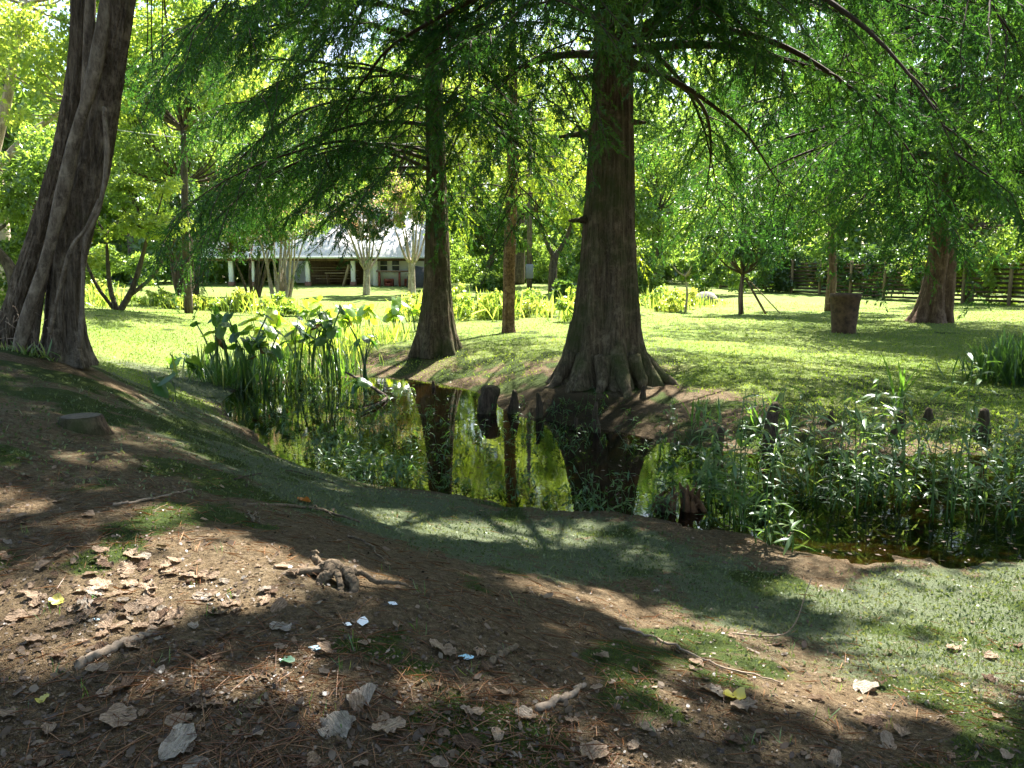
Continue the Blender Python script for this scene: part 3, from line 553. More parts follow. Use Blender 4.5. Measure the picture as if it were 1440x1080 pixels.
# ------------------------------------------------------------------ broadleaf builder
def leafy(name, label, loc, stems, clumps, nleaf, size, mat_leaf, mat_bark, seed, group=None, blossom=0, cat='tree', seg=9):
    """stems: list of (points, radii); clumps: list of (centre, radius xyz)"""
    r = np.random.default_rng(seed); t_ = thing(name, label, cat, loc, group)
    for P, rad in stems:
        q = spline(np.hstack([np.asarray(P, float), np.asarray(rad, float)[:, None]]), 18); V, F = tube(q[:, :3], q[:, 3], seg, lambda th, C: 1+.16*(fbm(np.stack(np.broadcast_arrays(np.cos(th)[None]*2.5, np.sin(th)[None]*2.5, C[:, 2:3]*1.2), -1), seed)-.5)*2)
        obj('trunk' if len(stems) < 3 else 'stem', mesh('stem', V, F, True), mat_bark, t_)
    C = np.array([c for c, _ in clumps], float); Rr = np.array([np.broadcast_to(x, 3) for _, x in clumps], float)
    tw = MB(); top = np.array(stems[0][0][-1], float) if stems else np.zeros(3)
    ends = np.array([s[0][-1] for s in stems], float) if stems else C[:1]
    for c, q in zip(C, Rr):   # boughs feeding each clump
        e = ends[np.argmin(np.linalg.norm(ends-c, axis=1))]; mid = (e+c)/2+np.array([0, 0, -.12*np.linalg.norm(c-e)])
        if stems and not sun_gap(spline([e, mid, c], 14)[4:]+np.asarray(loc)).all(): continue
        V, F = tube(spline([e, mid, c], 8), np.linspace(.045, .012, 8)*(1+.1*np.linalg.norm(c-e)), 5, cap=False); tw.add(V, F)
    if stems: tw.build('boughs', mat_bark, t_, True)
    vol = Rr.prod(1)**.67; k = r.choice(len(C), nleaf, p=vol/vol.sum())
    u = nrm(r.normal(0, 1, (nleaf, 3))); rad = r.random(nleaf)**.45
    sub = nrm(r.normal(0, 1, (len(C)*7, 3)))*(r.random((len(C)*7, 1))**.4)   # seven sprigs a clump
    s = sub[k*7+r.integers(0, 7, nleaf)]
    P = C[k]+Rr[k]*(s*.75+u*rad[:, None]*.42)
    if loc is not None:
        keep = sun_gap(P+np.asarray(loc)); P = P[keep]; k = k[keep]; s = s[keep]
    n = len(P); d = nrm(s+r.normal(0, .7, (n, 3))+np.array([0, 0, -.35]))
    V, F = stamp(LEAF_T, LEAF_F, P, axes(d, r.normal(0, .9, n)), size*r.uniform(.6, 1.3, n))
    cl = np.clip(.5+(r.random(len(C))[k]-.5)*.7+r.normal(0, .16, n), 0, 1)
    mb = MB(); mb.add(V, F, np.repeat(cl, 4)); mb.build('crown' if cat == 'tree' else 'foliage', mat_leaf, t_)
    if blossom:
        kk = r.choice(len(C), blossom); P = C[kk]+Rr[kk]*(np.array([0, -.2, .2])+r.normal(0, .45, (blossom, 3)))
        V, F = stamp(LEAF_T, LEAF_F, P, axes(r.normal(0, 1, (blossom, 3)), r.random(blossom)*6), size*.7*r.uniform(.6, 1.2, blossom)); mb = MB(); mb.add(V, F, np.repeat(r.random(blossom), 4)); mb.build('blossoms', M['blossom'], t_)
    return t_
def crown(r, c, R_, n, s=(.22, .4)):
    c = np.array(c, float); R_ = np.broadcast_to(np.asarray(R_, float), 3); out = []
    for _ in range(n):
        d = nrm(r.normal(0, 1, 3))*r.random()**.33; out.append((c+d*R_*.85, R_*r.uniform(*s)))
    return out
def base_at(px, py): return tuple(ground_at(px, py))
def gpt(x, y): return (x, y, float(hgt(x, y))-.05)
r = np.random.default_rng(20)
# pale forked tree, far left
leafy('forked_tree', 'tall pale-barked forked tree at the far left edge behind the leaning trunk', gpt(-19.6, 30), [([(0, 0, 0), (.1, 0, 3), (0, 0, 5.5)], [.4, .33, .3]), ([(0, 0, 5.4), (-.4, 0, 7.5), (-.9, 0, 11)], [.26, .2, .1]), ([(0, 0, 5.4), (.7, .1, 7.5), (1.6, .2, 11)], [.24, .18, .08]), ([(.1, 0, 5.0), (1.6, 0, 6.4), (3.6, 0, 7.6)], [.16, .12, .05])],
      crown(r, (1, 0, 12), (6, 5, 5), 26)+crown(r, (3.8, -1, 7.5), (2.6, 2.5, 1.6), 8)+crown(r, (-3, 0, 6.5), (2, 2.5, 2), 6), 17000, .2, M['leaf_y'], M['bark_pale'], 31)
leafy('small_tree', 'small dark leaning tree behind the left trunk with bright green leaves', gpt(-15.2, 24), [([(0, 0, 0), (-.2, 0, 1.2), (-.9, 0, 2.2)], [.24, .18, .1]), ([(0, 0, .6), (.5, 0, 1.6), (1.1, 0, 3)], [.14, .1, .05])],
      crown(r, (-.5, 0, 3.8), (2.6, 2, 1.9), 22), 12000, .15, M['leaf'], M['bark_dark'], 32)
leafy('leafy_shrub', 'low leafy shrub at the far left edge under the small tree', gpt(-16.2, 26), [], crown(r, (0, 0, 1.2), (2.8, 1.4, 1.5), 20), 8000, .15, M['leaf'], M['bark_dark'], 33, cat='shrub')
leafy('multi_stem_shrub', 'open multi-stemmed small tree just right of the left trunk', gpt(-14.4, 28.5), [([(0, 0, 0), (.6, 0, 1), (1.3, 0, 3)], [.13, .1, .05]), ([(.3, 0, .5), (1.3, 0, 1.3), (2.2, 0, 2.6)], [.08, .06, .03]), ([(-.1, 0, 0), (-.3, 0, 1), (-.3, 0, 2.8)], [.1, .08, .04]), ([(-.2, .1, 0), (-.8, 0, 1), (-1.4, 0, 2.6)], [.08, .06, .03])],
      crown(r, (.6, 0, 3.6), (2.6, 1.8, 1.4), 20), 9000, .15, M['leaf_y'], M['bark_dark'], 34)
leafy('broad_tree', 'broad leafy tree rising behind the brown myrtle stems at left', gpt(-12.7, 30.5), [([(0, 0, 0), (.05, 0, 3), (.2, 0, 7)], [.17, .15, .11])], crown(np.random.default_rng(36), (.3, 0, 10), (4.6, 4.4, 3), 34), 17000, .19, M['leaf_y'], M['bark_dark'], 36)
def myrtle(label, loc, n, hgt_, spread, seed, mat, nleaf, blossom, pale=M['bark_pale'], cz=1.5):
    rr = np.random.default_rng(seed); st = []
    for k in range(n):
        a = rr.uniform(-PI, PI); s = spread*rr.uniform(.25, 1); b = .12*n**.5
        st.append(([(b*math.cos(a)*.8, b*math.sin(a)*.8, 0), (b*math.cos(a)+.25*s*math.cos(a), .25*s*math.sin(a), hgt_*.4), (s*math.cos(a), s*math.sin(a), hgt_)], [rr.uniform(.07, .11), .06, .03]))
    return leafy('crepe_myrtle', label, loc, st, crown(rr, (0, 0, hgt_+cz), (spread*1.7+.6, spread*1.4+.6, cz+.6), 24), nleaf, .17, mat, pale, seed, 'crepe myrtles in front of the metal-roofed house', blossom)
myrtle('brown-stemmed crepe myrtle cluster left of the house posts', gpt(-14.6, 35), 11, 3.0, .8, 41, M['leaf_d'], 9000, 0, M['bark_dark'])
myrtle('pale many-stemmed crepe myrtle in front of the metal-roofed house', gpt(-11.4, 38.5), 13, 3.2, 1.7, 42, M['leaf'], 13000, 2500, cz=1.3)
myrtle('bushy crepe myrtle between the two larger ones, hiding the left side of the house', gpt(-14.3, 43), 9, 2.6, 1.5, 45, M['leaf_d'], 11000, 1500, M['bark_dark'], 1.6)
def vase(label, loc, seed, fork, h_, mat):
    rr = np.random.default_rng(seed); st = [([(0, 0, 0), (.03, 0, fork*.6), (.05, 0, fork)], [.24, .2, .19])]
    for k in range(8):
        a = k*.785+rr.uniform(-.3, .3); s = rr.uniform(.5, 1.3); st.append(([(.05, 0, fork-.1), (.05+.45*s*math.cos(a), .45*s*math.sin(a), fork+.5), (s*math.cos(a), s*math.sin(a), h_)], [.1, .07, .03]))
    return leafy('crepe_myrtle', label, loc, st, crown(rr, (0, 0, h_+1.3), (2, 2, 1.7), 20), 8000, .17, mat, M['bark_pale'], seed, 'crepe myrtles in front of the metal-roofed house', 1500)
vase('vase-shaped crepe myrtle in front of the bright roof left of its column', gpt(-8.5, 45.5), 43, 1.5, 3.4, M['leaf_d'])
vase('vase-shaped crepe myrtle nearest the slimmer cypress, before the bright roof', gpt(-6.0, 46.5), 44, 1.9, 4.2, M['leaf_y'])
leafy('round_tree', 'small round-headed tree with leaning trunk between the two cypresses', gpt(-2.0, 54), [([(0, 0, 0), (.4, 0, 1.3), (.7, 0, 2.4)], [.3, .24, .16])], crown(r, (.5, 0, 3.9), (3, 2.4, 1.9), 24), 10000, .22, M['leaf'], M['bark_dark'], 45)
leafy('forked_tree', 'dark forked tree in the background just left of the large trunk', gpt(2.5, 48), [([(0, 0, 0), (0, 0, 1.4), (.1, 0, 2.3)], [.3, .26, .24]), ([(.1, 0, 2.2), (.8, 0, 3.4), (1.4, 0, 5.2)], [.18, .13, .07]), ([(.1, 0, 2.2), (-.5, 0, 3.4), (-1.0, 0, 5.0)], [.16, .12, .06])], crown(r, (0, 0, 7.5), (4, 3.5, 3.4), 26), 14000, .22, M['leaf_y'], M['bark_dark'], 46)
yt = leafy('staked_young_tree', 'young dark-leaved tree propped with stakes on the lawn', gpt(9.6, 32.5), [([(0, 0, 0), (-.05, 0, .8), (.0, 0, 1.7)], [.12, .1, .08])], crown(r, (0, 0, 3.2), (2.2, 1.8, 1.6), 20), 11000, .13, M['leaf_d'], M['bark_dark'], 47)
leafy('sapling', 'thin pale sapling beside the staked young tree', gpt(7.6, 34), [([(0, 0, 0), (.05, 0, .8), (-.05, 0, 1.6)], [.06, .05, .03])], crown(r, (0, 0, 2.1), (.9, .8, .7), 10), 2500, .13, M['leaf'], M['bark_pale'], 48)
leafy('background_tree', 'straight brown-trunked tree behind the planter near the fence', gpt(14.3, 35), [([(0, 0, 0), (.05, 0, 1.5), (-.1, 0, 4), (0, 0, 7)], [.24, .2, .17, .1])], crown(r, (0, 0, 8), (4, 3.5, 3.5), 26), 12000, .22, M['leaf'], M['bark_red'], 49)
for (x, y, rr_, hh, lab, mt) in ((-29, 60, .4, 9, 'grey straight tree left of the house in the far yard', 'leaf_y'), (-25.6, 62, .45, 9, 'thicker grey tree between the far house and the metal-roofed house', 'leaf')):
    leafy('background_tree', lab, gpt(x, y), [([(0, 0, 0), (0, 0, 3), (.1, 0, hh)], [rr_, rr_*.85, rr_*.5])], crown(r, (0, 0, hh+1.5), (5, 4, 4.5), 26), 10000, .28, M[mt], M['bark_grey'], int(50+x))
leafy('spreading_tree', 'bright spreading tree behind the left trunk with sunlit yellow-green boughs', gpt(-17.6, 42.5), [([(0, 0, 0), (.1, 0, 3), (0, 0, 6)], [.26, .22, .18])], crown(r, (0, -1, 9), (7, 5, 4.5), 40), 20000, .22, M['leaf'], M['bark_dark'], 61)
leafy('spreading_tree', 'bright tree behind the metal-roofed house', gpt(-10, 66), [([(0, 0, 0), (.1, 0, 4), (0, 0, 8)], [.5, .4, .3])], crown(r, (0, 0, 13), (9, 6, 6), 44), 16000, .34, M['leaf_y'], M['bark_dark'], 62)
leafy('spreading_tree', 'tall yellow-green tree in the gap between the two cypresses', gpt(0.5, 60), [([(0, 0, 0), (.1, 0, 4), (0, 0, 8)], [.5, .4, .3])], crown(r, (0, 0, 12), (7, 5, 6.5), 40), 16000, .3, M['leaf_y'], M['bark_dark'], 63)
leafy('spreading_tree', 'leafy tree right of the large trunk beyond the lawn', gpt(9.5, 52), [([(0, 0, 0), (.1, 0, 2.5), (0, 0, 5)], [.4, .33, .25])], crown(r, (0, 0, 7), (6, 4, 5), 40), 16000, .26, M['leaf'], M['bark_dark'], 64)
leafy('fence_tree', 'sunlit tree overhanging the fence at the right edge', gpt(24, 41), [([(0, 0, 0), (.1, 0, 2), (0, 0, 4)], [.3, .25, .2])], crown(r, (0, 0, 5.5), (5, 4, 4), 36), 14000, .2, M['leaf'], M['bark_dark'], 65)

# far woods: reads as one mass
def woods():
    rr = np.random.default_rng(70); mb = MB(); tr = MB(); n = 0
    for k in range(46):
        a = -.85+1.75*(k+rr.random())/46; d = rr.uniform(68, 105); x, y = d*math.sin(a), d*math.cos(a); z = float(hgt(x, y)); H = rr.uniform(17, 32)
        V, F = tube([(x, y, z-.2), (x+rr.normal(0, .2), y, z+H*.3), (x+rr.normal(0, .5), y, z+H*.7)], [.4, .3, .15], 7); tr.add(V, F)
        cl = crown(rr, (x, y, z+H*.58), (rr.uniform(5, 7), 4, H*.46), 30, (.2, .36))+crown(rr, (x, y, z+1.2), (4.5, 3, 1.7), 8)
        C = np.array([c for c, _ in cl]); Q = np.array([q for _, q in cl]); m_ = 1750; i = rr.integers(0, len(C), m_)
        P = C[i]+Q[i]*nrm(rr.normal(0, 1, (m_, 3)))*(rr.random((m_, 1))**.4); V, F = stamp(LEAF_T, LEAF_F, P, axes(rr.normal(0, 1, (m_, 3)), rr.random(m_)*6), rr.uniform(.55, 1.2, m_))
        mb.add(V, F, np.repeat(np.clip(rr.random(len(C))[i]*.7+rr.normal(.1, .15, m_), 0, 1), 4))
    for k in range(80):
        a = -.85+1.75*(k+rr.random())/80; d = rr.uniform(64, 74); x, y = d*math.sin(a), d*math.cos(a); z = float(hgt(x, y)); m_ = 520
        P = np.array([x, y, z+1.8])+np.array([2.2, 1.4, 2.2*rr.uniform(.7, 1.3)])*nrm(rr.normal(0, 1, (m_, 3)))*(rr.random((m_, 1))**.4); V, F = stamp(LEAF_T, LEAF_F, P, axes(rr.normal(0, 1, (m_, 3)), rr.random(m_)*6), rr.uniform(.35, .75, m_)); mb.add(V, F, np.repeat(np.clip(rr.random()*.6+rr.normal(.1, .15, m_), 0, 1), 4))
    for k in range(46):
        a = -.7+1.6*(k+rr.random())/46; d = rr.uniform(70, 78); x, y = d*math.sin(a), d*math.cos(a); z = float(hgt(x, y)); m_ = 700
        P = np.array([x, y, z+5.2+rr.normal(0, .8)])+np.array([2.6, 1.6, 3.4])*nrm(rr.normal(0, 1, (m_, 3)))*(rr.random((m_, 1))**.4); V, F = stamp(LEAF_T, LEAF_F, P, axes(rr.normal(0, 1, (m_, 3)), rr.random(m_)*6), rr.uniform(.4, .85, m_)); mb.add(V, F, np.repeat(np.clip(rr.random()*.7+rr.normal(.1, .15, m_), 0, 1), 4))
    return mb, tr
mb, tr = woods()
tag(mb.build('far_woods', M['leaf']), 'far leafy woods closing off the garden behind the houses', 'woods', kind='stuff')
tag(tr.build('far_woods_trunks', M['bark_dark'], None, True), 'dark trunks of the far woods behind the houses', 'woods', kind='stuff')

# ------------------------------------------------------------------ leaning tree on the mound (left)
LT = at(80, 500, 8.6); LT[2] = hgt(LT[0], LT[1])-.1
lt = thing('leaning_tree', 'leaning dark double-trunked tree wound with thick vines on the left mound', 'tree', tuple(LT))
def lpath(px, dist=8.6): return np.array([at(a, b, dist+c)-LT for a, b, c in px])
pk = 8.6/FPX*.5
P = lpath([(92, 512, 0), (92, 470, 0), (93, 400, 0), (103, 330, 0), (128, 240, 0), (150, 130, 0), (168, 20, -.1)])
P = np.vstack([P, P[-1]+[.5, -.2, 1.6], P[-1]+[1.3, -.3, 4.2], P[-1]+[2.0, -.2, 8]])
V, F = trunk_mesh(P, np.array([80, 54, 43, 46, 42, 36, 32, 29, 22, 8])*pk, 120, 260, 5, .5, .14, .13, 21); obj('trunk', mesh('trunk', V, F, True), M['bark_grey'], lt)
P2 = lpath([(2, 512, .25), (12, 470, .25), (36, 390, .25), (68, 290, .25), (95, 190, .2), (110, 90, .2), (114, 0, .2)])
P2 = np.vstack([P2, P2[-1]+[.05, .2, 2], P2[-1]+[-.3, .5, 5], P2[-1]+[-.6, .6, 8]])
V, F = trunk_mesh(P2, np.array([54, 36, 30, 28, 27, 25, 24, 22, 17, 6])*pk, 100, 260, 4, .5, .12, .13, 23); obj('trunk', mesh('trunk', V, F, True), M['bark_grey'], lt)
for px, wd in (([(22, 508, -.3), (40, 440, -.3), (66, 360, -.32), (86, 280, -.33), (104, 200, -.3), (128, 120, -.3), (142, 55, -.25), (150, -10, -.22)], 16),
               ([(45, 505, -.15), (52, 430, -.15), (78, 330, -.1), (92, 250, -.05), (112, 180, -.05), (122, 120, 0), (126, 40, 0), (128, -30, 0)], 13),
               ([(112, 490, -.33), (116, 420, -.36), (120, 340, -.37), (140, 290, -.34), (150, 220, -.3), (146, 150, -.32)], 6),
               ([(70, 470, -.36), (80, 420, -.36), (100, 350, -.38), (122, 320, -.38), (140, 280, -.36)], 5)):
    q = spline(lpath(px), 60); V, F = tube(q, wd*pk*(1+.12*np.sin(np.linspace(0, 17, 60))), 16, lambda th, C: 1+.3*(fbm(np.stack(np.broadcast_arrays(np.cos(th)[None]*2, np.sin(th)[None]*2, C[:, 2:3]*5), -1), 3)-.5)); obj('vine', mesh('vine', V, F, True), M['bark_vine'], lt)
for px in ([(207, -40), (208, 40), (206, 75)], [(214, -40), (213, 50), (215, 90)], [(229, -40), (228, 60), (229, 80)]):
    V, F = tube(spline([at(a, b, 8.7)-LT for a, b in px], 12), .006, 5); obj('hanging_vine', mesh('hanging_vine', V, F, True), M['twig'], lt)
r = np.random.default_rng(80); mb = MB()
for k in range(90):   # shaggy rootlets at the foot and on the vine
    u = r.random(); c = P[0]*(1-u)+P2[0]*u+np.array([r.normal(0, .06), -.3, .1+r.random()*.5]); d = np.array([r.normal(0, .5), -.4, r.normal(-.3, .6)]); V, F = tube([c, c+d*.08, c+d*.15+[0, 0, -.05]], [.006, .004, .002], 4, cap=False); mb.add(V, F)
mb.build('rootlets', M['stick'], lt)
n = 130; c = P[0]+np.stack([r.normal(-.25, .18, n), r.uniform(-.5, -.3, n), r.uniform(.05, .15, n)], 1); d = np.stack([r.normal(0, .5, n), r.normal(-.3, .3, n), np.ones(n)], 1)
Tl, Fl = lance(.4, .05); V, F = stamp(Tl, Fl, c, axes(d, r.random(n)*6), r.uniform(.06, .2, n)); mb = MB(); mb.add(V, F, np.repeat(r.uniform(.4, 1, n), len(Tl))); obj_t = mb.build('basal_tuft', M['reed'], lt)
r = np.random.default_rng(81)
cl = crown(r, (4.2, .2, 10.5), (6.4, 6.4, 3.4), 80, (.14, .26)); C = np.array([c for c, _ in cl]); Q = np.array([q for _, q in cl])
tw = MB(); ends = np.array([P[-2], P[-1], P2[-2], P2[-1], P[-3]])
for c in C[sun_gap(C+LT)]:
    e = ends[np.argmin(np.linalg.norm(ends-c, axis=1))]; V, F = tube(spline([e, (e+c)/2+[0, 0, .3], c], 8), np.linspace(.06, .01, 8), 5, cap=False); tw.add(V, F)
tw.build('boughs', M['bark_grey'], lt, True)
n = 26000; i = r.integers(0, len(C), n); Pp = C[i]+Q[i]*nrm(r.normal(0, 1, (n, 3)))*r.random((n, 1))**.4; k = sun_gap(Pp+LT); Pp = Pp[k]; i = i[k]; n = len(Pp)
V, F = stamp(LEAF_T, LEAF_F, Pp, axes(r.normal(0, 1, (n, 3)), r.random(n)*6), r.uniform(.16, .3, n)); mb = MB(); mb.add(V, F, np.repeat(r.random(n), 4)); mb.build('crown', M['leaf'], lt)

# broad tree standing right of the view: only its shade and boughs reach the garden seen
r = np.random.default_rng(82)
leafy('shade_tree', 'broad shade tree beside the pond just outside the right edge', gpt(9.5, 8.5), [([(0, 0, 0), (-.3, 0, 3), (-1.6, 0, 7)], [.4, .32, .22])], crown(r, (-4.6, 1.0, 11), (6.2, 5.6, 3.0), 70, (.14, .26)), 26000, .26, M['leaf'], M['bark_dark'], 83)

r = np.random.default_rng(86)
for x, y, lab in ((-9, -3, 'broad leafy sky-blocking tree added behind the viewpoint on the left'), (0, -9, 'broad leafy sky-blocking tree added straight behind the viewpoint'), (9, -4, 'broad leafy sky-blocking tree added behind the viewpoint on the right'), (-13, 5, 'broad leafy sky-blocking tree added left of the mound outside the view'), (15, 4, 'broad leafy sky-blocking tree added far right of the view by the pond')):  # unseen trees, added to keep sky light off the foreground
    leafy('shade_tree', lab, gpt(x, y), [([(0, 0, 0), (-.2, 0, 3), (.2, 0, 7)], [.4, .32, .22])], crown(r, (0, 0, 8.5), (5.5, 5, 5.5), 50, (.2, .32)), 6500, .42, M['leaf_d'], M['bark_dark'], int(200+x), 'added sky-blocking trees outside the view')
# ------------------------------------------------------------------ raised house
HB = np.array([-13, 55.0, float(hgt(-13, 55))])
house = thing('house', 'house with bright metal roof low over posts and open storage, behind the crepe myrtles', 'house', tuple(HB))
def hb(name, x0, x1, y0, y1, z0, z1, mat, parent=house, bev=0.0):
    mb = MB(); o_ = HB if parent is house or parent.parent is house else np.zeros(3)
    mb.box(x0-HB[0], x1-HB[0], y0-HB[1], y1-HB[1], z0-HB[2], z1-HB[2], bev); return mb.build(name, mat, parent)
gz = HB[2]
wl = hb('wall', -18.2, -5.6, 62.6, 62.8, gz-.2, 3.7, M['white'])
wl2 = hb('wall', -10.6, -5.7, 55.9, 62.5, gz-.2, 3.95, M['white'])
hb('eave_beam', -21.4, -5.8, 55.02, 55.26, 3.1, 3.32, M['wood'])
mb = MB(); x0, x1 = -21.8-HB[0], -5.1-HB[0]; V = [(x0, -.7, 2.05), (x1, -.7, 2.05), (x1, 4.1, 5.5), (x0, 4.1, 5.5), (x0, 8.9, 2.05), (x1, 8.9, 2.05), (x0, -.7, 1.95), (x1, -.7, 1.95), (x1, 4.1, 5.4), (x0, 4.1, 5.4), (x0, 8.9, 1.95), (x1, 8.9, 1.95)]
mb.add(V, np.array([[0, 1, 2, 3], [3, 2, 5, 4], [7, 6, 9, 8], [8, 9, 10, 11], [0, 6, 7, 1], [4, 5, 11, 10], [0, 3, 9, 6], [3, 4, 10, 9], [1, 7, 8, 2], [2, 8, 11, 5]])); rf = mb.build('roof', M['roof'], house)
hb('fascia', -21.8, -5.1, 54.26, 54.3, gz+1.9, gz+2.06, M['trim'], rf)
for k in range(42): x_ = x0+.2+k*.4; MB().add([(x_, -.69, 2.09), (x_+.05, -.69, 2.09), (x_+.05, 4.09, 5.53), (x_, 4.09, 5.53), (x_, -.69, 2.06), (x_+.05, -.69, 2.06), (x_+.05, 4.09, 5.5), (x_, 4.09, 5.5)], np.array([[0, 1, 2, 3], [4, 0, 3, 7], [1, 5, 6, 2], [4, 5, 1, 0]])).build('seam', M['roof'], rf)
MB().add([(x1-.3, .3, 2.6), (x1-.3, 7.9, 2.6), (x1-.3, 4.1, 5.35), (x1-.2, .3, 2.6), (x1-.2, 7.9, 2.6), (x1-.2, 4.1, 5.35)], [np.array([[0, 2, 1], [3, 4, 5]]), np.array([[0, 3, 5, 2], [1, 2, 5, 4]])]).build('gable', M['white'], house)
for x in (-19.8, -18.3, -16.2, -14.4, -11.2):
    ps = hb('post', x-.15, x+.15, 55.0, 55.28, gz+.28, 3.1, M['trim'], house, .02); hb('pier', x-.2, x+.2, 54.95, 55.33, gz-.2, gz+.28, M['brick'], ps)
ps = hb('column', -9.85, -9.5, 55.3, 55.65, gz-.1, 3.6, M['trim'], house, .02)
for (x, z0, z1, wd) in ((-9.15, 2.3, 3.3, .5), (-8.3, 2.3, 3.3, .5)):
    yy = 55.9 if z0 < 3 else 55.3
    wn = hb('window', x-wd/2, x+wd/2, yy-.03, yy-.004, z0, z1, M['glass'])
    for (a, b, c, d) in ((x-wd/2-.08, x-wd/2, z0-.08, z1+.08), (x+wd/2, x+wd/2+.08, z0-.08, z1+.08), (x-wd/2, x+wd/2, z1, z1+.08), (x-wd/2, x+wd/2, z0-.1, z0), (x-wd/2, x+wd/2, (z0+z1)/2-.025, (z0+z1)/2+.025)):
        hb('frame', a, b, yy-.06, yy-.031, c, d, M['trim'], wn)
hb('back_wall', -15.2, -10.7, 58.2, 58.3, gz-.1, 3.2, M['wood']); hb('deck', -9.4, -6.2, 54.0, 55.2, gz+.95, gz+1.08, M['wood'])
for x in (-9.2, -7.8, -6.4): hb('deck_post', x-.07, x+.07, 54.1, 54.24, gz-.1, gz+.95, M['wood_red'])
def item(name, label, cat, boxes, mat, group=None):
    mb = MB()
    c = np.array([np.mean([b[0]+b[1] for b in boxes])/2, np.mean([b[2]+b[3] for b in boxes])/2, gz])
    for b in boxes: mb.box(b[0]-c[0], b[1]-c[0], b[2]-c[1], b[3]-c[1], b[4]-gz, b[5]-gz)
    o_ = mb.build(name, mat); o_.location = c; return tag(o_, label, cat, group)
r = np.random.default_rng(84)
wb = thing('workbench', 'rough wooden workbench stored under the metal-roofed house', 'workbench', (-12.3, 55.9, gz))
MB().box(-1, 1, -.4, .4, .85, .93).build('top', M['wood_pale'], wb)
for sx in (-.9, .82):
    for sy in (-.35, .27): MB().box(sx, sx+.08, sy, sy+.08, 0, .85).build('leg', M['wood'], wb)
BOARD = ['lowest weathered board on the rack under the house', 'second board from the bottom of the rack under the house', 'third board from the bottom of the rack under the house', 'middle board of the rack under the house', 'third board from the top of the rack under the house', 'second board from the top of the rack under the house', 'topmost board on the rack under the house']
for k in range(7):
    z = gz+.25+k*.2; item('stored_board', BOARD[k], 'board', [(-14.9+r.random()*.6, -12+r.random()*.8, 57.5, 57.9, z, z+.07)], M['wood_pale' if k % 3 else 'wood'], 'boards racked under the house')
mb = MB(); V, F = tube([(0, 0, 0), (.35, .1, 1.25), (.4, .12, 1.5)], [.1, .1, .1], 4); mb.add(V, F); o = mb.build('leaning_plank', M['wood_pale']); o.location = (-11.9, 55.0, gz); tag(o, 'pale plank leaning diagonally against the workbench under the house', 'plank')
for x, lab in ((-8.6, 'red-brown crate under the right end of the deck'), (-7.2, 'red-brown crate next to the last deck post')):
    o = item('crate', lab, 'crate', [(x-.3, x+.3, 54.3, 54.9, gz, gz+.06), (x-.3, x-.25, 54.3, 54.9, gz+.06, gz+.5), (x+.25, x+.3, 54.3, 54.9, gz+.06, gz+.5), (x-.25, x+.25, 54.3, 54.35, gz+.06, gz+.22), (x-.25, x+.25, 54.3, 54.35, gz+.3, gz+.5), (x-.25, x+.25, 54.85, 54.9, gz+.06, gz+.5)], M['wood_red'], 'crates under the deck')
mb = MB(); mb.add([(-.9, 0, 0), (.9, .2, 0), (.7, -.3, 1.3), (-.6, -.5, 1.5), (-.9, .5, 0), (.9, .7, 0), (.7, 1.2, 1.3), (-.6, 1, 1.5)], np.array([[0, 1, 2, 3], [5, 4, 7, 6], [3, 2, 6, 7], [0, 3, 7, 4], [1, 5, 6, 2]])); o = mb.build('tarp_cover', M['dark']); o.location = (-6.3, 53, float(hgt(-6.3, 53))); tag(o, 'dark slanting tarp-covered heap at the right end of the house', 'tarp')

# far house behind the left trunk
FB = np.array([-45.5, 86.0, float(hgt(-45.5, 86))])
fh = thing('far_house', 'distant white two-storey house with yellow doors seen past the left trunk', 'house', tuple(FB))
def fb(name, x0, x1, y0, y1, z0, z1, mat, parent=fh): return MB().box(x0, x1, y0, y1, z0, z1).build(name, mat, parent)
fb('wall', -5, 5, 0, 8, -.2, 6, M['white']); rf = MB().add([(-5.6, -2.2, 5.9), (5.6, -2.2, 5.9), (5.6, 4, 8.6), (-5.6, 4, 8.6), (5.6, 8.6, 6), (-5.6, 8.6, 6), (-5.6, -2.2, 5.7), (5.6, -2.2, 5.7)], np.array([[0, 1, 2, 3], [3, 2, 4, 5], [0, 6, 7, 1]])).build('roof', M['roof'], fh)
bal = fb('balcony', -5, 5, -2, -.01, 2.9, 3.1, M['trim']); fb('railing', -5, 5, -2.0, -1.95, 3.85, 3.93, M['trim'], bal)
for k in range(26): fb('baluster', -4.95+k*.395, -4.9+k*.395, -1.99, -1.96, 3.1, 3.85, M['trim'], bal)
for x in (-4.9, -1.7, 1.6, 4.8): fb('column', x-.12, x+.12, -1.95, -1.75, -.2, 5.7, M['trim'])
for x, z0 in ((-2.6, 3.2), (2.6, 3.2), (-2.6, .1), (2.8, .1), (.1, 3.2)): d_ = fb('door', x-.7, x+.7, -.06, -.01, z0, z0+2.2, M['yellow']); fb('pane', x+.1, x+.55, -.09, -.061, z0+.9, z0+2, M['glass'], d_)

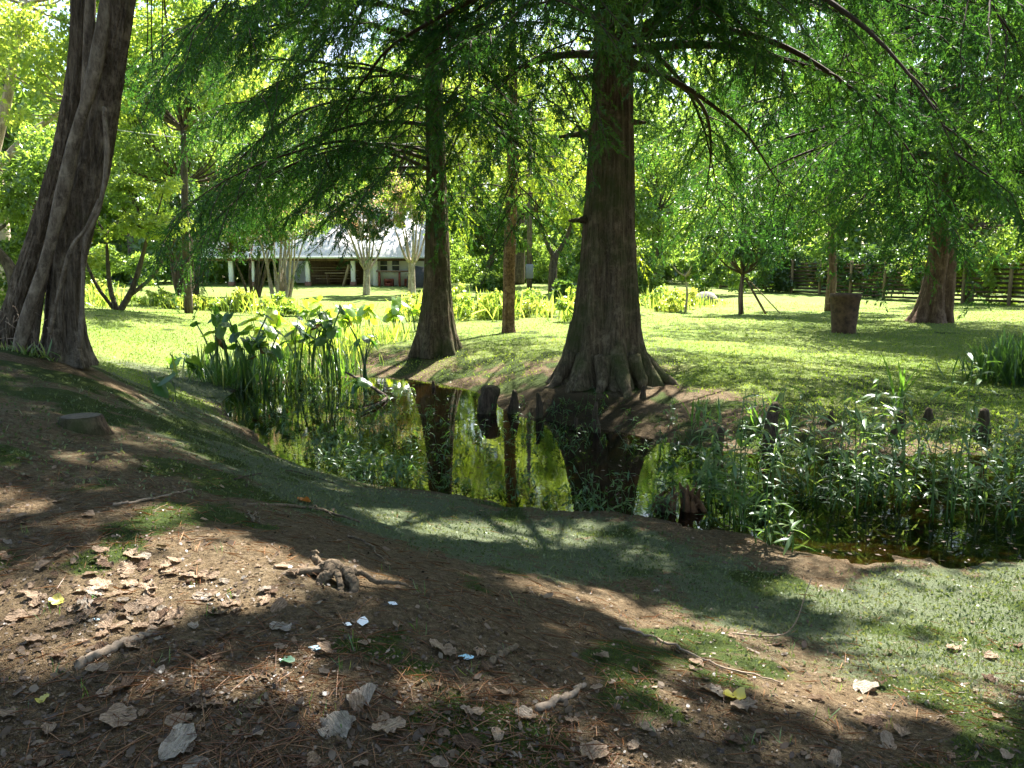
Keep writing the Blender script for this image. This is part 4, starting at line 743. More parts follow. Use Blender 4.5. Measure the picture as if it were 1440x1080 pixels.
# fence on the right with posts and rails
FA, FZ = np.array([27.0, 31.0]), np.array([15.5, 58.0]); nb = 12
fen = thing('timber_fence', 'dark weathered rail fence along the right side of the lawn', 'fence', (FA[0], FA[1], 0))
fd = (FZ-FA)/nb; fl = np.linalg.norm(fd); fa = math.atan2(fd[1], fd[0])
post = mesh('post', *(lambda m_: (np.concatenate(m_.V), m_._f()))(MB().box(-.07, .07, -.07, .07, -.3, 2.15, .015))); rail = mesh('rail', *(lambda m_: (np.concatenate(m_.V), m_._f()))(MB().box(0, fl-.02, -.015, .015, -.06, .06)))
for k in range(nb+1):
    q = FA+fd*k; z = float(hgt(*q)); o = obj('post', post, M['wood_mid'], fen); o.location = (fd[0]*k, fd[1]*k, z); o.rotation_euler = (0, 0, fa)
    if k < nb:
        for j in range(9):
            o = obj('rail', rail, M['wood_dark'], fen); o.location = (fd[0]*k-.09*math.sin(-fa), fd[1]*k+.09*math.cos(fa)*-1, z+.2+j*.22+r.normal(0, .012)); o.rotation_euler = (0, math.radians(r.normal(0, .3)), fa)
r = np.random.default_rng(85)
for k, (u, lab, mt) in enumerate(((.1, 'bright vine heaped over the fence at the right edge', 'leaf_y'), (.3, 'leafy vine trailing over the fence right of the red-brown cypress', 'leaf_y'), (.5, 'dark vine over the fence behind the red-brown cypress', 'leaf_d'), (.68, 'vine hiding the fence behind the planter', 'leaf_d'), (.86, 'sunlit vine at the far left end of the fence', 'leaf'))):
    q = FA+(FZ-FA)*u+np.array([.5, .3]); z = float(hgt(*q))
    cl = [(np.array([fd[0]/fl*s_, fd[1]/fl*s_, 1.35+r.normal(0, .6)])+np.array([-.35, -.1, 0])+np.array([r.uniform(-.3, .9), r.uniform(-.3, .5), 0]), np.array([.9, .9, .8])*r.uniform(.6, 1.1)) for s_ in np.linspace(-3.8, 3.8, 26)]
    leafy('fence_vine', lab, (q[0], q[1], z), [], cl, 11000, .19, M[mt], M['bark_dark'], 90+k, 'vines on the fence', cat='vine')

# stakes, stones, pole, planter
q = np.array(gpt(9.6, 32.5))
for k, (dx, dy, lab) in enumerate(((1.0, -.3, 'long stake leaning right against the young tree'), (-.35, -.9, 'short prop at the front of the young tree'), (1.9, .5, 'thin pale stake slanting far right of the young tree'))):
    V, F = tube([(dx, dy, -.05), (dx*.55, dy*.55, .75), (dx*.1, dy*.1, 1.55)], [.05, .05, .045] if k < 2 else [.025]*3, 8); o = obj('tree_stake', mesh('tree_stake', V, F, True), M['wood_pale' if k == 2 else 'wood']); o.location = q; tag(o, lab, 'stake', 'stakes at the young tree')
def stone(name, loc, s, seed, mat, label, cat, group=None, f=(1, 1, .7)):
    u = np.linspace(0, PI, 10); v = np.linspace(0, 2*PI, 16, endpoint=False); d = np.stack([np.outer(np.sin(u), np.cos(v)), np.outer(np.sin(u), np.sin(v)), np.outer(np.cos(u), np.ones(16))], -1)
    V = d*(.75+.5*fbm(d*1.6+seed, seed))[..., None]*s*np.array(f); i_ = np.arange(160).reshape(10, 16); Fq = np.stack([i_[:-1], i_[1:], np.roll(i_, -1, 1)[1:], np.roll(i_, -1, 1)[:-1]], -1).reshape(-1, 4)
    o = obj(name, mesh(name, V.reshape(-1, 3), Fq, True), mat); o.location = loc; return tag(o, label, cat, group)
b = ground_at(992, 428); stone('boulder', (b[0], b[1], b[2]+.2), .62, 3, M['stone'], 'grey-brown boulder on the sunny lawn left of the staked tree', 'boulder')
up = thing('utility_pole', 'grey utility pole with meter box between the two cypresses', 'pole', gpt(1.0, 45))
V, F = tube([(0, 0, 0), (0, 0, 6), (0, 0, 11)], [.16, .14, .11], 12); obj('shaft', mesh('shaft', V, F, True), M['bark_grey'], up); MB().box(-.22, .22, -.36, -.17, 1.1, 1.9, .03).build('meter_box', M['grey'], up); MB().box(-.9, .9, -.24, -.12, 9.8, 9.95).build('crossarm', M['wood'], up)
V, F = tube(spline([(1.0, 44.8, 9.6+hgt(1, 45)), (-8, 41, 8.6), (-17, 36, 8.5), (-30, 30, 10)], 40), .018, 6); tag(obj('overhead_cable', mesh('overhead_cable', V, F, True), M['wire']), 'thin pale overhead cable crossing the upper left foliage', 'cable')
pp = ground_at(1186, 468); pt = thing('planter_pot', 'tall tapered brown planter standing on the lawn before the fence', 'planter', tuple(pp))
zz = np.array([-.05, .05, .3, .7, 1.0, 1.02, 1.12, 1.14, 1.12, .98]); rr_ = np.array([.32, .335, .35, .385, .41, .43, .435, .41, .38, .36]); th = np.linspace(0, 2*PI, 40, endpoint=False)
ring = np.stack([np.outer(rr_, np.cos(th)), np.outer(rr_, np.sin(th)), zz[:, None]*np.ones(40)], -1); ring[..., :2] *= (1+.04*(fbm(ring*4, 5)-.5))[..., None]; i_ = np.arange(400).reshape(10, 40)
obj('body', mesh('body', ring.reshape(-1, 3), np.stack([i_[:-1], np.roll(i_, -1, 1)[:-1], np.roll(i_, -1, 1)[1:], i_[1:]], -1).reshape(-1, 4), True), M['pot'], pt)
V = np.vstack([[0, 0, 1.03], np.stack([np.cos(th)*.372, np.sin(th)*.372, 1.0+.02*np.sin(th*5)], 1)]); obj('potting_soil', mesh('soil', V, np.array([[0, 1+k, 1+(k+1) % 40] for k in range(40)])), M['soil'], pt)

# ------------------------------------------------------------------ cypress knees, stumps, fallen wood
def knee(loc, h_, rb, label, seed, lean=(0, 0), flat=False, mat=None):
    u = np.linspace(0, 1, 22); P = np.stack([lean[0]*u**2+.05*h_*np.sin(u*5+seed), lean[1]*u**2+.04*h_*np.cos(u*4+seed), -.2+(h_+.2)*u], 1); rad = rb*1.15*(1-.74*u**.8) if not flat else rb*(1-.25*u); rad[-1] *= .75 if flat else .35
    V, F = tube(P, rad, 20, lambda th, C: 1+(.5 if flat else .95)*(fbm(np.stack(np.broadcast_arrays(np.cos(th)[None]*1.9+seed, np.sin(th)[None]*1.9, C[:, 2:3]*6), -1), seed)-.5))
    o = obj('cypress_knee', mesh('cypress_knee', V, F, True), mat or M['knee']); o.location = loc; return tag(o, label, 'cypress knee', 'cypress knees along the pond')
for k, (px, py, hp, wp, lab, fl_) in enumerate(((686, 580, 64, 36, 'broad flat-topped dark knee at the pond edge left of the large cypress', True), (722, 580, 42, 22, 'dark knee second from the left beside the flat-topped one', False), (758, 586, 46, 18, 'pointed knee at the water edge below the large trunk', False), (814, 605, 34, 16, 'short knee just left of the tall slim one', False), (838, 608, 66, 17, 'tall slim knee in front of the large cypress roots', False),
      (1086, 632, 84, 34, 'tallest knee standing among the marsh plants under the reed', False), (1010, 630, 40, 24, 'low knee at the far water edge among marsh plants', False), (1262, 622, 52, 30, 'knee behind the marsh plants left of the rightmost one', False), (1378, 618, 50, 30, 'rightmost knee behind the tall bright marsh plant', False), (1165, 600, 26, 20, 'small rounded knee on the mud behind the marsh', False), (1305, 590, 20, 22, 'small mossy knee on the right bank by the grass clump', False), (612, 545, 22, 12, 'tiny knee by the slimmer cypress', False), (905, 560, 22, 16, 'small knee at the right foot of the large cypress', False))):
    b = ground_at(px, py); b[2] = max(b[2], -.15); sc = math.hypot(b[0], b[1])/FPX; knee(tuple(b), hp*sc*.78, wp*sc*.46, lab, k+3, (R.normal(0, .03), 0), fl_)
b = ground_at(115, 600); st_ = thing('tree_stump', 'low sawn tree stump on the mossy mound at the left', 'stump', tuple(b), s=.95)
V, F = tube([(0, 0, -.1), (0, 0, .0), (0, 0, .06), (0, 0, .085)], [.23, .18, .16, .15], 40, lambda th, C: 1+.2*(fbm(np.stack(np.broadcast_arrays(np.cos(th)[None]*2, np.sin(th)[None]*2, C[:, 2:3]*3), -1), 9)-.5)); obj('bark', mesh('bark', V, F, True), M['knee'], st_)
th = np.linspace(0, 2*PI, 28, endpoint=False); V = np.vstack([[0, 0, .092], np.stack([np.cos(th)*.14, np.sin(th)*.14, 0*th+.089], 1)]); obj('cut_face', mesh('cut_face', V, np.array([[0, 1+k, 1+(k+1) % 28] for k in range(28)])), M['cut'], st_)
# gnarled root in the foreground
b = ground_at(462, 815); rt = thing('gnarled_root', 'gnarled pale root knot rising from the bare soil in the foreground', 'root', tuple(b), s=.88)
def root_piece(pts, rad, name='root_arm', mat=None, parent=rt, seg=26, n=44, seed=2):
    pts = np.array(pts, float)*np.array([1, 1, .8])-np.array([0, 0, .012])
    q = spline(np.hstack([np.array(pts, float), np.array(rad, float)[:, None]]), n); q[:, :3] += np.cumsum(np.random.default_rng(seed).normal(0, .0022, (n, 3)), 0)
    def mod(th, C):
        c_ = np.stack(np.broadcast_arrays(np.cos(th)[None], np.sin(th)[None], C[:, :1]*0), -1)
        return 1+.55*(fbm(c_*1.5+seed+np.stack([C[:, :1]*12, C[:, 1:2]*12, C[:, 2:3]*12], -1), seed)-.5)+.34*(fbm(c_*5+seed+np.stack([C[:, :1]*20, C[:, 1:2]*20, C[:, 2:3]*20], -1), seed+4)-.5)
    V, F = tube(q[:, :3], q[:, 3], seg, mod); return obj(name, mesh(name, V, F, True), mat or M['root'], parent)
root_piece([(-.07, .06, .05), (-.02, .03, .1), (.04, .01, .115), (.1, -.01, .095), (.15, -.04, .03)], [.02, .03, .036, .034, .024], 'knot', seed=5)
root_piece([(.01, .02, .095), (-.07, -.02, .075), (-.19, -.03, .055), (-.28, -.06, .03), (-.4, -.06, -.02)], [.022, .02, .022, .017, .008], seed=6)
root_piece([(.03, .0, .105), (.01, -.05, .08), (-.005, -.09, .035), (-.02, -.13, -.04)], [.03, .027, .026, .022], seed=7)
root_piece([(.1, -.01, .09), (.14, -.06, .05), (.15, -.1, -.04)], [.028, .026, .022], seed=8); root_piece([(-.05, .05, .07), (-.08, .07, .13), (-.085, .072, .165)], [.02, .02, .017], 'root_stub', seed=9)
root_piece([(.12, .0, .08), (.18, .04, .05), (.27, .04, .02), (.4, .09, -.03)], [.02, .014, .012, .006], seed=10); root_piece([(.06, -.01, .1), (.075, -.07, .06), (.085, -.13, -.04)], [.02, .017, .014], seed=11)
def ground_stick(name, pix, rad, mat, label, cat, lift=.008, nn=24, group=None, jit=.006):
    g_ = ground_at(np.array([p_[0] for p_ in pix]), np.array([p_[1] for p_ in pix])); g_[:, 2] = np.maximum(g_[:, 2], -.02)+lift
    q = spline(g_, nn); q = q+R.normal(0, jit, q.shape)*np.array([1, 1, .4]); c = q[0].copy(); V, F = tube(q-c, np.linspace(rad[0], rad[1], nn), 7); o = obj(name, mesh(name, V, F, True), mat); o.location = c; return tag(o, label, cat, group)
ground_stick('surface_root', [(345, 712), (400, 712), (450, 718), (505, 735)], (.016, .008), M['root'], 'thin root running along the crest of the soil bank', 'root')
ground_stick('surface_root', [(440, 712), (462, 722), (468, 740)], (.009, .004), M['root'], 'short forked rootlet hanging off the crest root', 'root')
ground_stick('surface_root', [(490, 755), (520, 768), (545, 800)], (.009, .004), M['root'], 'curved rootlet on the slope above the gnarled root', 'root')
ground_stick('surface_root', [(350, 720), (356, 735), (360, 722), (366, 738)], (.006, .004), M['root'], 'tiny rootlets under the left end of the crest root', 'root')
ground_stick('fallen_stick', [(158, 712), (200, 706), (268, 690)], (.01, .006), M['stick'], 'straight pale stick on the soil below the stump', 'stick')
ground_stick('fallen_stick', [(872, 884), (930, 902), (1000, 935), (1100, 962)], (.008, .003), M['stick'], 'long thin twig lying across the right foreground', 'stick')
ws = ground_at(1090, 898); V, F = tube(spline([(-.25, .05, .01), (0, 0, .015), (.1, 0, .08), (.16, .02, .25), (.19, .03, .33)], 20), np.linspace(.004, .002, 20), 6); o = obj('weed_stalk', mesh('weed_stalk', V, F, True), M['stick']); o.location = ws; tag(o, 'upright dry weed stalk bending over the green strip', 'weed stalk')
ground_stick('fallen_stick', [(758, 1002), (800, 980), (822, 965)], (.017, .009), M['stick'], 'short thick grey stick in the middle foreground', 'stick')
ground_stick('fallen_stick', [(108, 938), (150, 918), (190, 900), (212, 893)], (.02, .012), M['stick'], 'half-buried pale stick in the left foreground', 'stick')
ground_stick('fallen_stick', [(690, 935), (706, 922), (725, 912)], (.014, .012), M['root'], 'stubby brown stick beside the blue scrap', 'stick')
ground_stick('fallen_stick', [(330, 675), (400, 662), (470, 680)], (.006, .004), M['twig'], 'dark bent twig at the top of the soil bank', 'stick')
q = np.array([at(486, 545, 14.6), at(545, 563, 13.6), at(508, 585, 12.0)]); q[:, 2] = [.35, .02, .02]
br = thing('fallen_branch', 'dark V-shaped fallen branch dipping into the pond', 'branch', tuple(q[1])); V, F = tube(spline([q[0]-q[1], (q[0]-q[1])*.5+[0, 0, .03], (0, 0, 0)], 14), np.linspace(.02, .035, 14), 7); obj('limb', mesh('limb', V, F, True), M['twig'], br); V, F = tube(spline([(0, 0, 0), (q[2]-q[1])*.5+[0.05, 0, .02], q[2]-q[1]], 14), np.linspace(.03, .015, 14), 7); obj('limb', mesh('limb', V, F, True), M['twig'], br)
b = ground_at(958, 715); b[2] = max(b[2], 0); rs = thing('rotten_stump', 'crumbling orange-brown rotten stump at the near water edge', 'stump', tuple(b))
for k in range(34):
    a = R.uniform(0, 6.28); d = .17*math.sqrt(R.random()); hh = R.uniform(.06, .3)*(1-.6*d/.17)+.03; x, y = d*math.cos(a)*1.3, d*math.sin(a); V, F = tube([(x*1.3, y*1.3, -.08), (x*1.05+R.normal(0, .015), y+R.normal(0, .01), hh*.6), (x*.95+R.normal(0, .03), y, hh)], [.035, .024, .004], 6, lambda th, C: 1+.9*(fbm(np.stack(np.broadcast_arrays(np.cos(th)[None]*2+k, np.sin(th)[None]*2, C[:, 2:3]*20), -1), k)-.5)); obj('wood_shard', mesh('wood_shard', V, F, False), M['rot' if k % 3 else 'knee'], rs)

# ------------------------------------------------------------------ elephant-ear (taro) plants
def taro_leaf(seed):
    """heart-shaped blade, tip along +x, two lobes behind the stalk joint at the origin"""
    n = 18; a = np.linspace(-PI, PI, n, endpoint=False); rr = np.random.default_rng(seed)
    rad = .42+.38*np.maximum(0, np.cos(a))**3+.16*np.exp(-((np.abs(a)-2.45)/.38)**2)-.2*np.exp(-((np.abs(a)-PI)/.3)**2)
    x = np.cos(a)*rad; y = np.sin(a)*rad*.9; V = [(0, 0, 0)]
    for f in (.5, 1.0): V += list(np.stack([x*f, y*f, -.3*(x*f)**2*np.sign(x)*(x > 0)-.22*np.abs(y*f)+.1*f*np.sin(3*a+seed)*.4], 1))
    F3 = [[0, 1+k, 1+(k+1) % n] for k in range(n)]; F4 = [[1+k, 1+n+k, 1+n+(k+1) % n, 1+(k+1) % n] for k in range(n)]
    return V, [np.array(F3), np.array(F4)]
TARO = {}
for nm in ('taro', 'taro_y'):
    TARO[nm] = []
    for s_ in range(5):
        V, F = taro_leaf(s_); me = mesh('taro_leaf', V, F, True, {'var': np.full(len(V), (.1, .3, .5, .75, .95)[s_])}); me.materials.append(M[nm]); TARO[nm].append(me)
me = mesh('taro_leaf', *taro_leaf(7), True, {'var': np.full(37, .5)}); M['taro_dead'] = leaf_mat('withered_taro', (.07, .045, .015), (.1, .065, .022), (.13, .09, .03), .6, .3, .02); me.materials.append(M['taro_dead']); TARO['dead'] = [me]
V, F = tube(spline([(0, 0, 0), (.02, 0, .35), (.07, 0, .7), (.15, 0, 1)], 9), np.linspace(.012, .006, 9), 6); STALK = mesh('taro_stalk', V, F, True, {'var': np.full(len(V), .3)}); STALK.materials.append(M['reed'])
def taro(x, y, h_, n, label, group, rr, nm='taro', ls=.29):
    z = max(float(hgt(x, y)), -.05); t_ = thing('taro_plant', label, 'taro plant', (x, y, z), group)
    for k in range(n):
        a = rr.uniform(0, 6.283); hh = h_*rr.uniform(.6, 1.1); sp = rr.uniform(.8, 2.2)
        s_ = obj('stalk', STALK, None, t_); s_.rotation_euler = (0, 0, a); s_.scale = (hh*sp, hh, hh); s_.location = (rr.normal(0, .06), rr.normal(0, .06), 0)
        l_ = obj('leaf', (TARO['dead'] if rr.random() < .05 else TARO[nm])[rr.integers(0, 5)], None, t_)
        l_.location = np.array(s_.location)+np.array([.15*hh*sp*math.cos(a), .15*hh*sp*math.sin(a), hh]); l_.rotation_euler = (rr.normal(0, .25), rr.uniform(.15, 1.0), a+rr.normal(0, .3)); l_.scale = (ls*rr.uniform(.6, 1.15),)*3
    return t_
TARO['dead'] = TARO['dead']*5
r = np.random.default_rng(101)
for k in range(11):
    x = -6.0+2.9*(k+.5)/11+r.normal(0, .1); y = 14.9+r.uniform(-.3, 1.5)
    pos = 'leftmost' if k == 0 else 'rightmost' if k == 10 else ('%s from the left' % ('second', 'third', 'fourth', 'fifth', 'sixth', 'seventh', 'eighth', 'ninth', 'tenth', 'eleventh', 'twelfth')[k-1])
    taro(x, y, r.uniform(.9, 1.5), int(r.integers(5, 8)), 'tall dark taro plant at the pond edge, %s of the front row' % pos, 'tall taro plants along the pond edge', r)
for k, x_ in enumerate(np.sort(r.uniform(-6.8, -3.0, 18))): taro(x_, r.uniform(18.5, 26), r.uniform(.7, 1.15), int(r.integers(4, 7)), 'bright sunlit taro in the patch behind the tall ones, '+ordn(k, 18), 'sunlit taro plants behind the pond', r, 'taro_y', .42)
for k, (px, py) in enumerate(((252, 520), (270, 535), (236, 560), (500, 560))):
    b = ground_at(px, py); taro(b[0], b[1], .35, 3, 'small low taro sprout %s' % ('on the green swale', 'just left of the tall taro row', 'on the slope below the swale', 'at the right end of the taro row')[k], 'low taro sprouts', r, 'taro', .3)
# blades: reeds under the taro, bright beds, grass clumps
BL, BF = lance(.25, .028, 5)
def blades(mb, c, n, spread, h_, rr, lean=.35, bend=1):
    p_ = np.stack([rr.normal(0, spread, n), rr.normal(0, spread, n), np.zeros(n)], 1)+c
    if spread > .05: p_[:, 2] = np.maximum(hgt(p_[:, 0], p_[:, 1]), -.05) if c[2] > -5 else 0
    a = rr.uniform(0, 6.283, n); l = np.abs(rr.normal(0, lean, n)); d = np.stack([np.cos(a)*l, np.sin(a)*l, np.ones(n)], 1)
    V, F = stamp(BL, BF, p_, axes(d, rr.normal(0, .4, n)+PI*(rr.random(n) < .5)), h_*rr.uniform(.5, 1.15, n)); mb.add(V, F, np.repeat(np.clip(rr.normal(.5, .25, n), 0, 1), len(BL)))
r = np.random.default_rng(102); mb = MB()
for k in range(90):
    c = np.array([r.uniform(-6.5, -3.2), r.uniform(14.7, 17.6), 0]); blades(mb, c, 16, .22, r.uniform(.3, .7), r, .65)
tag(mb.build('reed_bed', M['reed']), 'mass of green reed blades under the taro leaves', 'reeds', kind='stuff')
r = np.random.default_rng(103)
def clump(x, y, n, spread, h_, label, group, name='grass_clump', mat='reed', cat='grass clump', lean=.35):
    z = float(hgt(x, y)); mb = MB(); blades(mb, np.array([x, y, z]), n, spread, h_, r, lean)
    for v in mb.V: v -= np.array([x, y, z])
    o = mb.build(name, M[mat]); o.location = (x, y, z); return tag(o, label, cat, group)
M['shaded_reed'] = leaf_mat('shaded_blade', (.02, .055, .018), (.035, .085, .022), (.06, .12, .03), 1.0, .4, .05)  # reed colour darkened to stand in for shade on the right-edge clumps
M['bedleaf'] = leaf_mat('bed_leaves', (.13, .18, .03), (.22, .27, .06), (.34, .36, .13), 1.2, .5, .05)
M['bed'] = leaf_mat('bed_blades', (.1, .17, .03), (.17, .24, .05), (.3, .33, .12), 1.3, .5, .05)
def bed_plant(x, y, h_, label, group, mt, seed):
    """sunlit bed plant: a loose leafy body with blades rising out of it"""
    rr = np.random.default_rng(seed); t_ = leafy('bed_plant', label, gpt(x, y), [], crown(rr, (0, 0, h_*.45), (1.0, .9, h_*.6), 14, (.16, .4)), 1900, .12, M[mt], M['bark_dark'], seed, group, cat='plant')
    mb = MB(); blades(mb, np.array([x, y, 0.]), 90, .5, h_*.85, rr, .5)
    for v in mb.V: v -= np.array(gpt(x, y))
    o_ = mb.build('blades', M['bed'], t_); o_['kind'] = 'stuff'; return t_
for k in range(12): bed_plant(-19+k*.85+r.normal(0, .3), 33.2+r.normal(0, 1.6), r.uniform(.5, 1.35), 'yellow-green plant in the bed along the left lawn edge, '+ordn(k, 12), 'sunlit bed along the left lawn', ('bedleaf', 'leaf_y', 'leaf')[k*7 % 3], 300+k)
for k in range(9): bed_plant(-3.4+k*.7+r.normal(0, .3), 29.5+r.normal(0, 2.2), r.uniform(.5, 1.4), 'pale plant in the bed between the two cypresses, '+ordn(k, 9), 'pale bed between the cypresses', ('bedleaf', 'leaf', 'leaf_y')[k*7 % 3], 320+k)
for k in range(7): clump(-6.6+k*.5, 21.5+r.normal(0, 1.5), 160, .33, .6, 'grass clump in the bright patch behind the taro, '+ordn(k, 7), 'grass behind the taro', 'grass_clump', 'bed', lean=.6)
for k in range(7): bed_plant(5.0+k*.75+r.normal(0, .3), 37+r.normal(0, 1.8), r.uniform(.5, 1.2), 'pale plant in the bed right of the large trunk, '+ordn(k, 7), 'pale bed right of the large trunk', ('bedleaf', 'leaf')[k % 2], 340+k)
clump(8.95, 13.6, 380, .3, .75, 'dark arching grass clump on the bank at the right edge', None, 'grass_clump', 'shaded_reed', 'grass clump', .8)
clump(9.7, 14.4, 300, .3, .75, 'dark grass clump just behind the right-edge one', None, 'grass_clump', 'shaded_reed', 'grass clump', .8)
me = mesh('blade', BL, BF, True, {'var': np.full(len(BL), .35)}); me.materials.append(M['reed'])
for px, py, n, sp, h_, ln, lab in ((1262, 575, 9, .03, .95, .3, 'tall single reed with drooping blades above the marsh knees'), (1080, 605, 26, .12, .55, .25, 'upright blade clump beside the tallest knee'), (985, 595, 22, .14, .45, .25, 'upright blade clump at the left of the marsh')):
    bb = ground_at(px, py); bb[2] = max(bb[2], -.03); t_ = thing('reed_plant', lab, 'reed', tuple(bb))
    for k in range(n):
        o = obj('blade', me, None, t_); o.location = (r.normal(0, sp), r.normal(0, sp), -.01); o.rotation_euler = (0, -PI/2+abs(r.normal(0, ln)), r.uniform(0, 6.28)); s_ = h_*r.uniform(.5, 1.1); o.scale = (s_, s_, s_)
for k, (x, y, mt, R_) in enumerate(((4.5, 46, 'leaf', (2, 1.2, 1.2)), (7.5, 47, 'leaf', (2.5, 1.5, 1.5)), (12, 48, 'leaf', (2.5, 1.5, 1.7)), (-1, 50, 'leaf', (1.6, 1, .8)), (-24, 48, 'leaf', (3, 1.5, 1.6)), (-30, 52, 'leaf', (3, 1.5, 1.8)), (-21.5, 38, 'leaf_y', (2.5, 1.5, 1.8)), (3.0, 36, 'leaf_d', (1.3, 1, .8)), (17, 52, 'leaf_d', (3, 1.5, 2.2)), (-3.5, 62, 'leaf', (4, 2, 2.2)), (4.5, 64, 'leaf', (4, 2, 2.4)), (-27, 72, 'leaf', (6, 2, 2.0)))):
    lab = ('green bush left of the beds behind the large trunk', 'green bush right of the large trunk in the background', 'bush behind the staked young tree', 'low bush by the round-headed tree', 'bush at the left of the house yard', 'green bush left of the far yard', 'bright bush behind the left trunk', 'dark low bush before the forked tree', 'bush behind the far end of the fence', 'green hedge behind the round-headed tree', 'green hedge behind the utility pole', 'green hedge across the far yard')[k]
    leafy('bush', lab, gpt(x, y), [], crown(np.random.default_rng(k), (0, 0, R_[2]*.8), R_, 16, (.28, .42)), 4500, .2, M[mt], M['bark_dark'], 110+k, 'background bushes', cat='bush')

# ------------------------------------------------------------------ marsh plants on the right
M['marsh_y'] = leaf_mat('marsh_leaf_bright', (.05, .11, .03), (.09, .16, .045), (.15, .21, .08), 1.3, .45, .06, .35)
LV = []
for k in range(4):
    V, F = lance((.3, .5, .7, .4)[k], .1, 4); me = mesh('marsh_leaf', V, F, True, {'var': np.full(len(V), (.2, .45, .7, .95)[k])}); me.materials.append(M['marsh_y']); LV.append(me)
r = np.random.default_rng(120)
HERO = [(1062, 752, 195, 'bright marsh plant in the middle of the marsh, above the mud'), (1340, 735, 165, 'tall bright marsh plant near the right edge'), (985, 700, 105, 'leafy marsh plant at the left end of the marsh'), (1180, 715, 120, 'dark marsh plant between the two bright ones'), (1262, 715, 140, 'marsh plant beside the tallest knee, left of the tall bright plant'), (1120, 700, 110, 'marsh plant directly under the tallest knee'), (1410, 735, 100, 'marsh plant at the right edge of the picture'), (1025, 725, 110, 'marsh plant between the left end and the bright middle one'), (1095, 765, 55, 'low marsh plant at the front of the muddy shallows'), (1230, 690, 110, 'slender marsh plant behind the muddy shallows')]
for (px, py, hp, lab) in HERO:
    b = ground_at(px, py); b[2] = max(b[2], -.03); H_ = hp*math.hypot(b[0], b[1])/FPX; t_ = thing('marsh_plant', lab, 'marsh plant', tuple(b), 'leafy plants in the marsh')
    for st_i in range(6):
        x0, y0 = r.normal(0, .12, 2); hh = H_*r.uniform(.8, 1.4); q = spline([(x0, y0, 0), (x0+r.normal(0, .04), y0, hh*.5), (x0+r.normal(0, .1), y0+r.normal(0, .08), hh)], 10); V, F = tube(q, np.linspace(.007, .003, 10), 5); obj('stem', mesh('stem', V, F, True, {'var': np.full(len(V), .4)}), M['reed'], t_)
        nl = max(5, int(hh/.06))
        for j in range(nl):
            u = .2+.8*(j+.5)/nl; l_ = obj('leaf', LV[r.integers(0, 4)], None, t_); l_.location = [np.interp(u, np.linspace(0, 1, 10), q[:, k]) for k in range(3)]
            l_.rotation_euler = (r.normal(0, .3), r.uniform(-.7, .35), j*2.4+r.normal(0, .4)); l_.scale = (r.uniform(.1, .19),)*3
def weeds(mb, pts, rr, hmin, hmax, ls, leaves=9):
    Tl, Fl = lance(.5, .11, 2)
    for p_ in pts:
        hh = rr.uniform(hmin, hmax); top = p_+np.array([rr.normal(0, .25*hh), rr.normal(0, .25*hh), hh]); V, F = tube([p_, (p_+top)/2+rr.normal(0, .02, 3), top], [.004, .003, .002], 3, cap=False); mb.add(V, F, .3)
        n = leaves; u = rr.uniform(.15, 1, n)[:, None]; P_ = p_*(1-u)+top*u; a = rr.uniform(0, 6.283, n); d = np.stack([np.cos(a), np.sin(a), rr.uniform(-.5, .7, n)], 1)
        V, F = stamp(Tl, Fl, P_, axes(d, rr.normal(0, .3, n)), ls*rr.uniform(.6, 1.3, n)); mb.add(V, F, np.repeat(np.clip(rr.normal(.4, .25, n), 0, 1), len(Tl)))
mb = MB(); pts = []
for k in range(380):
    px, py = r.uniform(930, 1560), r.uniform(612, 742); b = ground_at(px, py)
    if (px < 1000 and py > 700) or (1080 < px < 1420 and py > 715): continue
    b[2] = max(b[2], -.02); pts.append(b)
weeds(mb, pts, r, .1, .34, .1)
M['marsh_d'] = leaf_mat('marsh_leaf_dark', (.018, .05, .016), (.035, .08, .022), (.065, .11, .035), 1.0, .4, .03, .4)
tag(mb.build('marsh_undergrowth', M['marsh_d']), 'dense dark marsh weeds filling the shallow water at the right', 'weeds', kind='stuff')
mb = MB(); pts = []
for k in range(330):
    u = r.random(); px = 350+u*230+r.normal(0, 25); py = r.uniform(555, 690); 
    if py > 600+(px-350)*.55 or px > 640: continue
    b = ground_at(px, py); b[2] = max(b[2], -.02); pts.append(b)
for k in range(110):
    b = ground_at(r.uniform(600, 960), r.uniform(570, 640)); b[2] = max(b[2], -.02); pts.append(b)
for k in range(110):
    b = ground_at(r.uniform(400, 940), 0); px = r.uniform(420, 960); b = ground_at(px, np.interp(px, [400, 500, 640, 790, 960], [640, 672, 692, 716, 735])-r.exponential(12)); b[2] = max(b[2], -.02); pts.append(b)
weeds(mb, pts, r, .08, .38, .085, 8)
tag(mb.build('pond_weeds', M['marsh']), 'thin water weeds standing in the left part of the pond', 'weeds', kind='stuff')
# floating scraps on the water
n = 900; px = r.uniform(380, 1500, n); py = r.uniform(545, 790, n); P_ = ground_at(px, py); k = P_[:, 2] < -.01; P_ = P_[k]; P_[:, 2] = .004; n = len(P_)
V, F = stamp(LEAF_T*np.array([1, 1, .15]), LEAF_F, P_, axes(np.stack([r.normal(0, 1, n), r.normal(0, 1, n), r.normal(0, .04, n)], 1), r.normal(0, .05, n)), r.uniform(.02, .06, n)); mb = MB(); mb.add(V, F, np.repeat(r.random(n), 4)); tag(mb.build('floating_scraps', M['litter']), 'small leaf scraps floating on the pond', 'leaf scraps', kind='stuff')

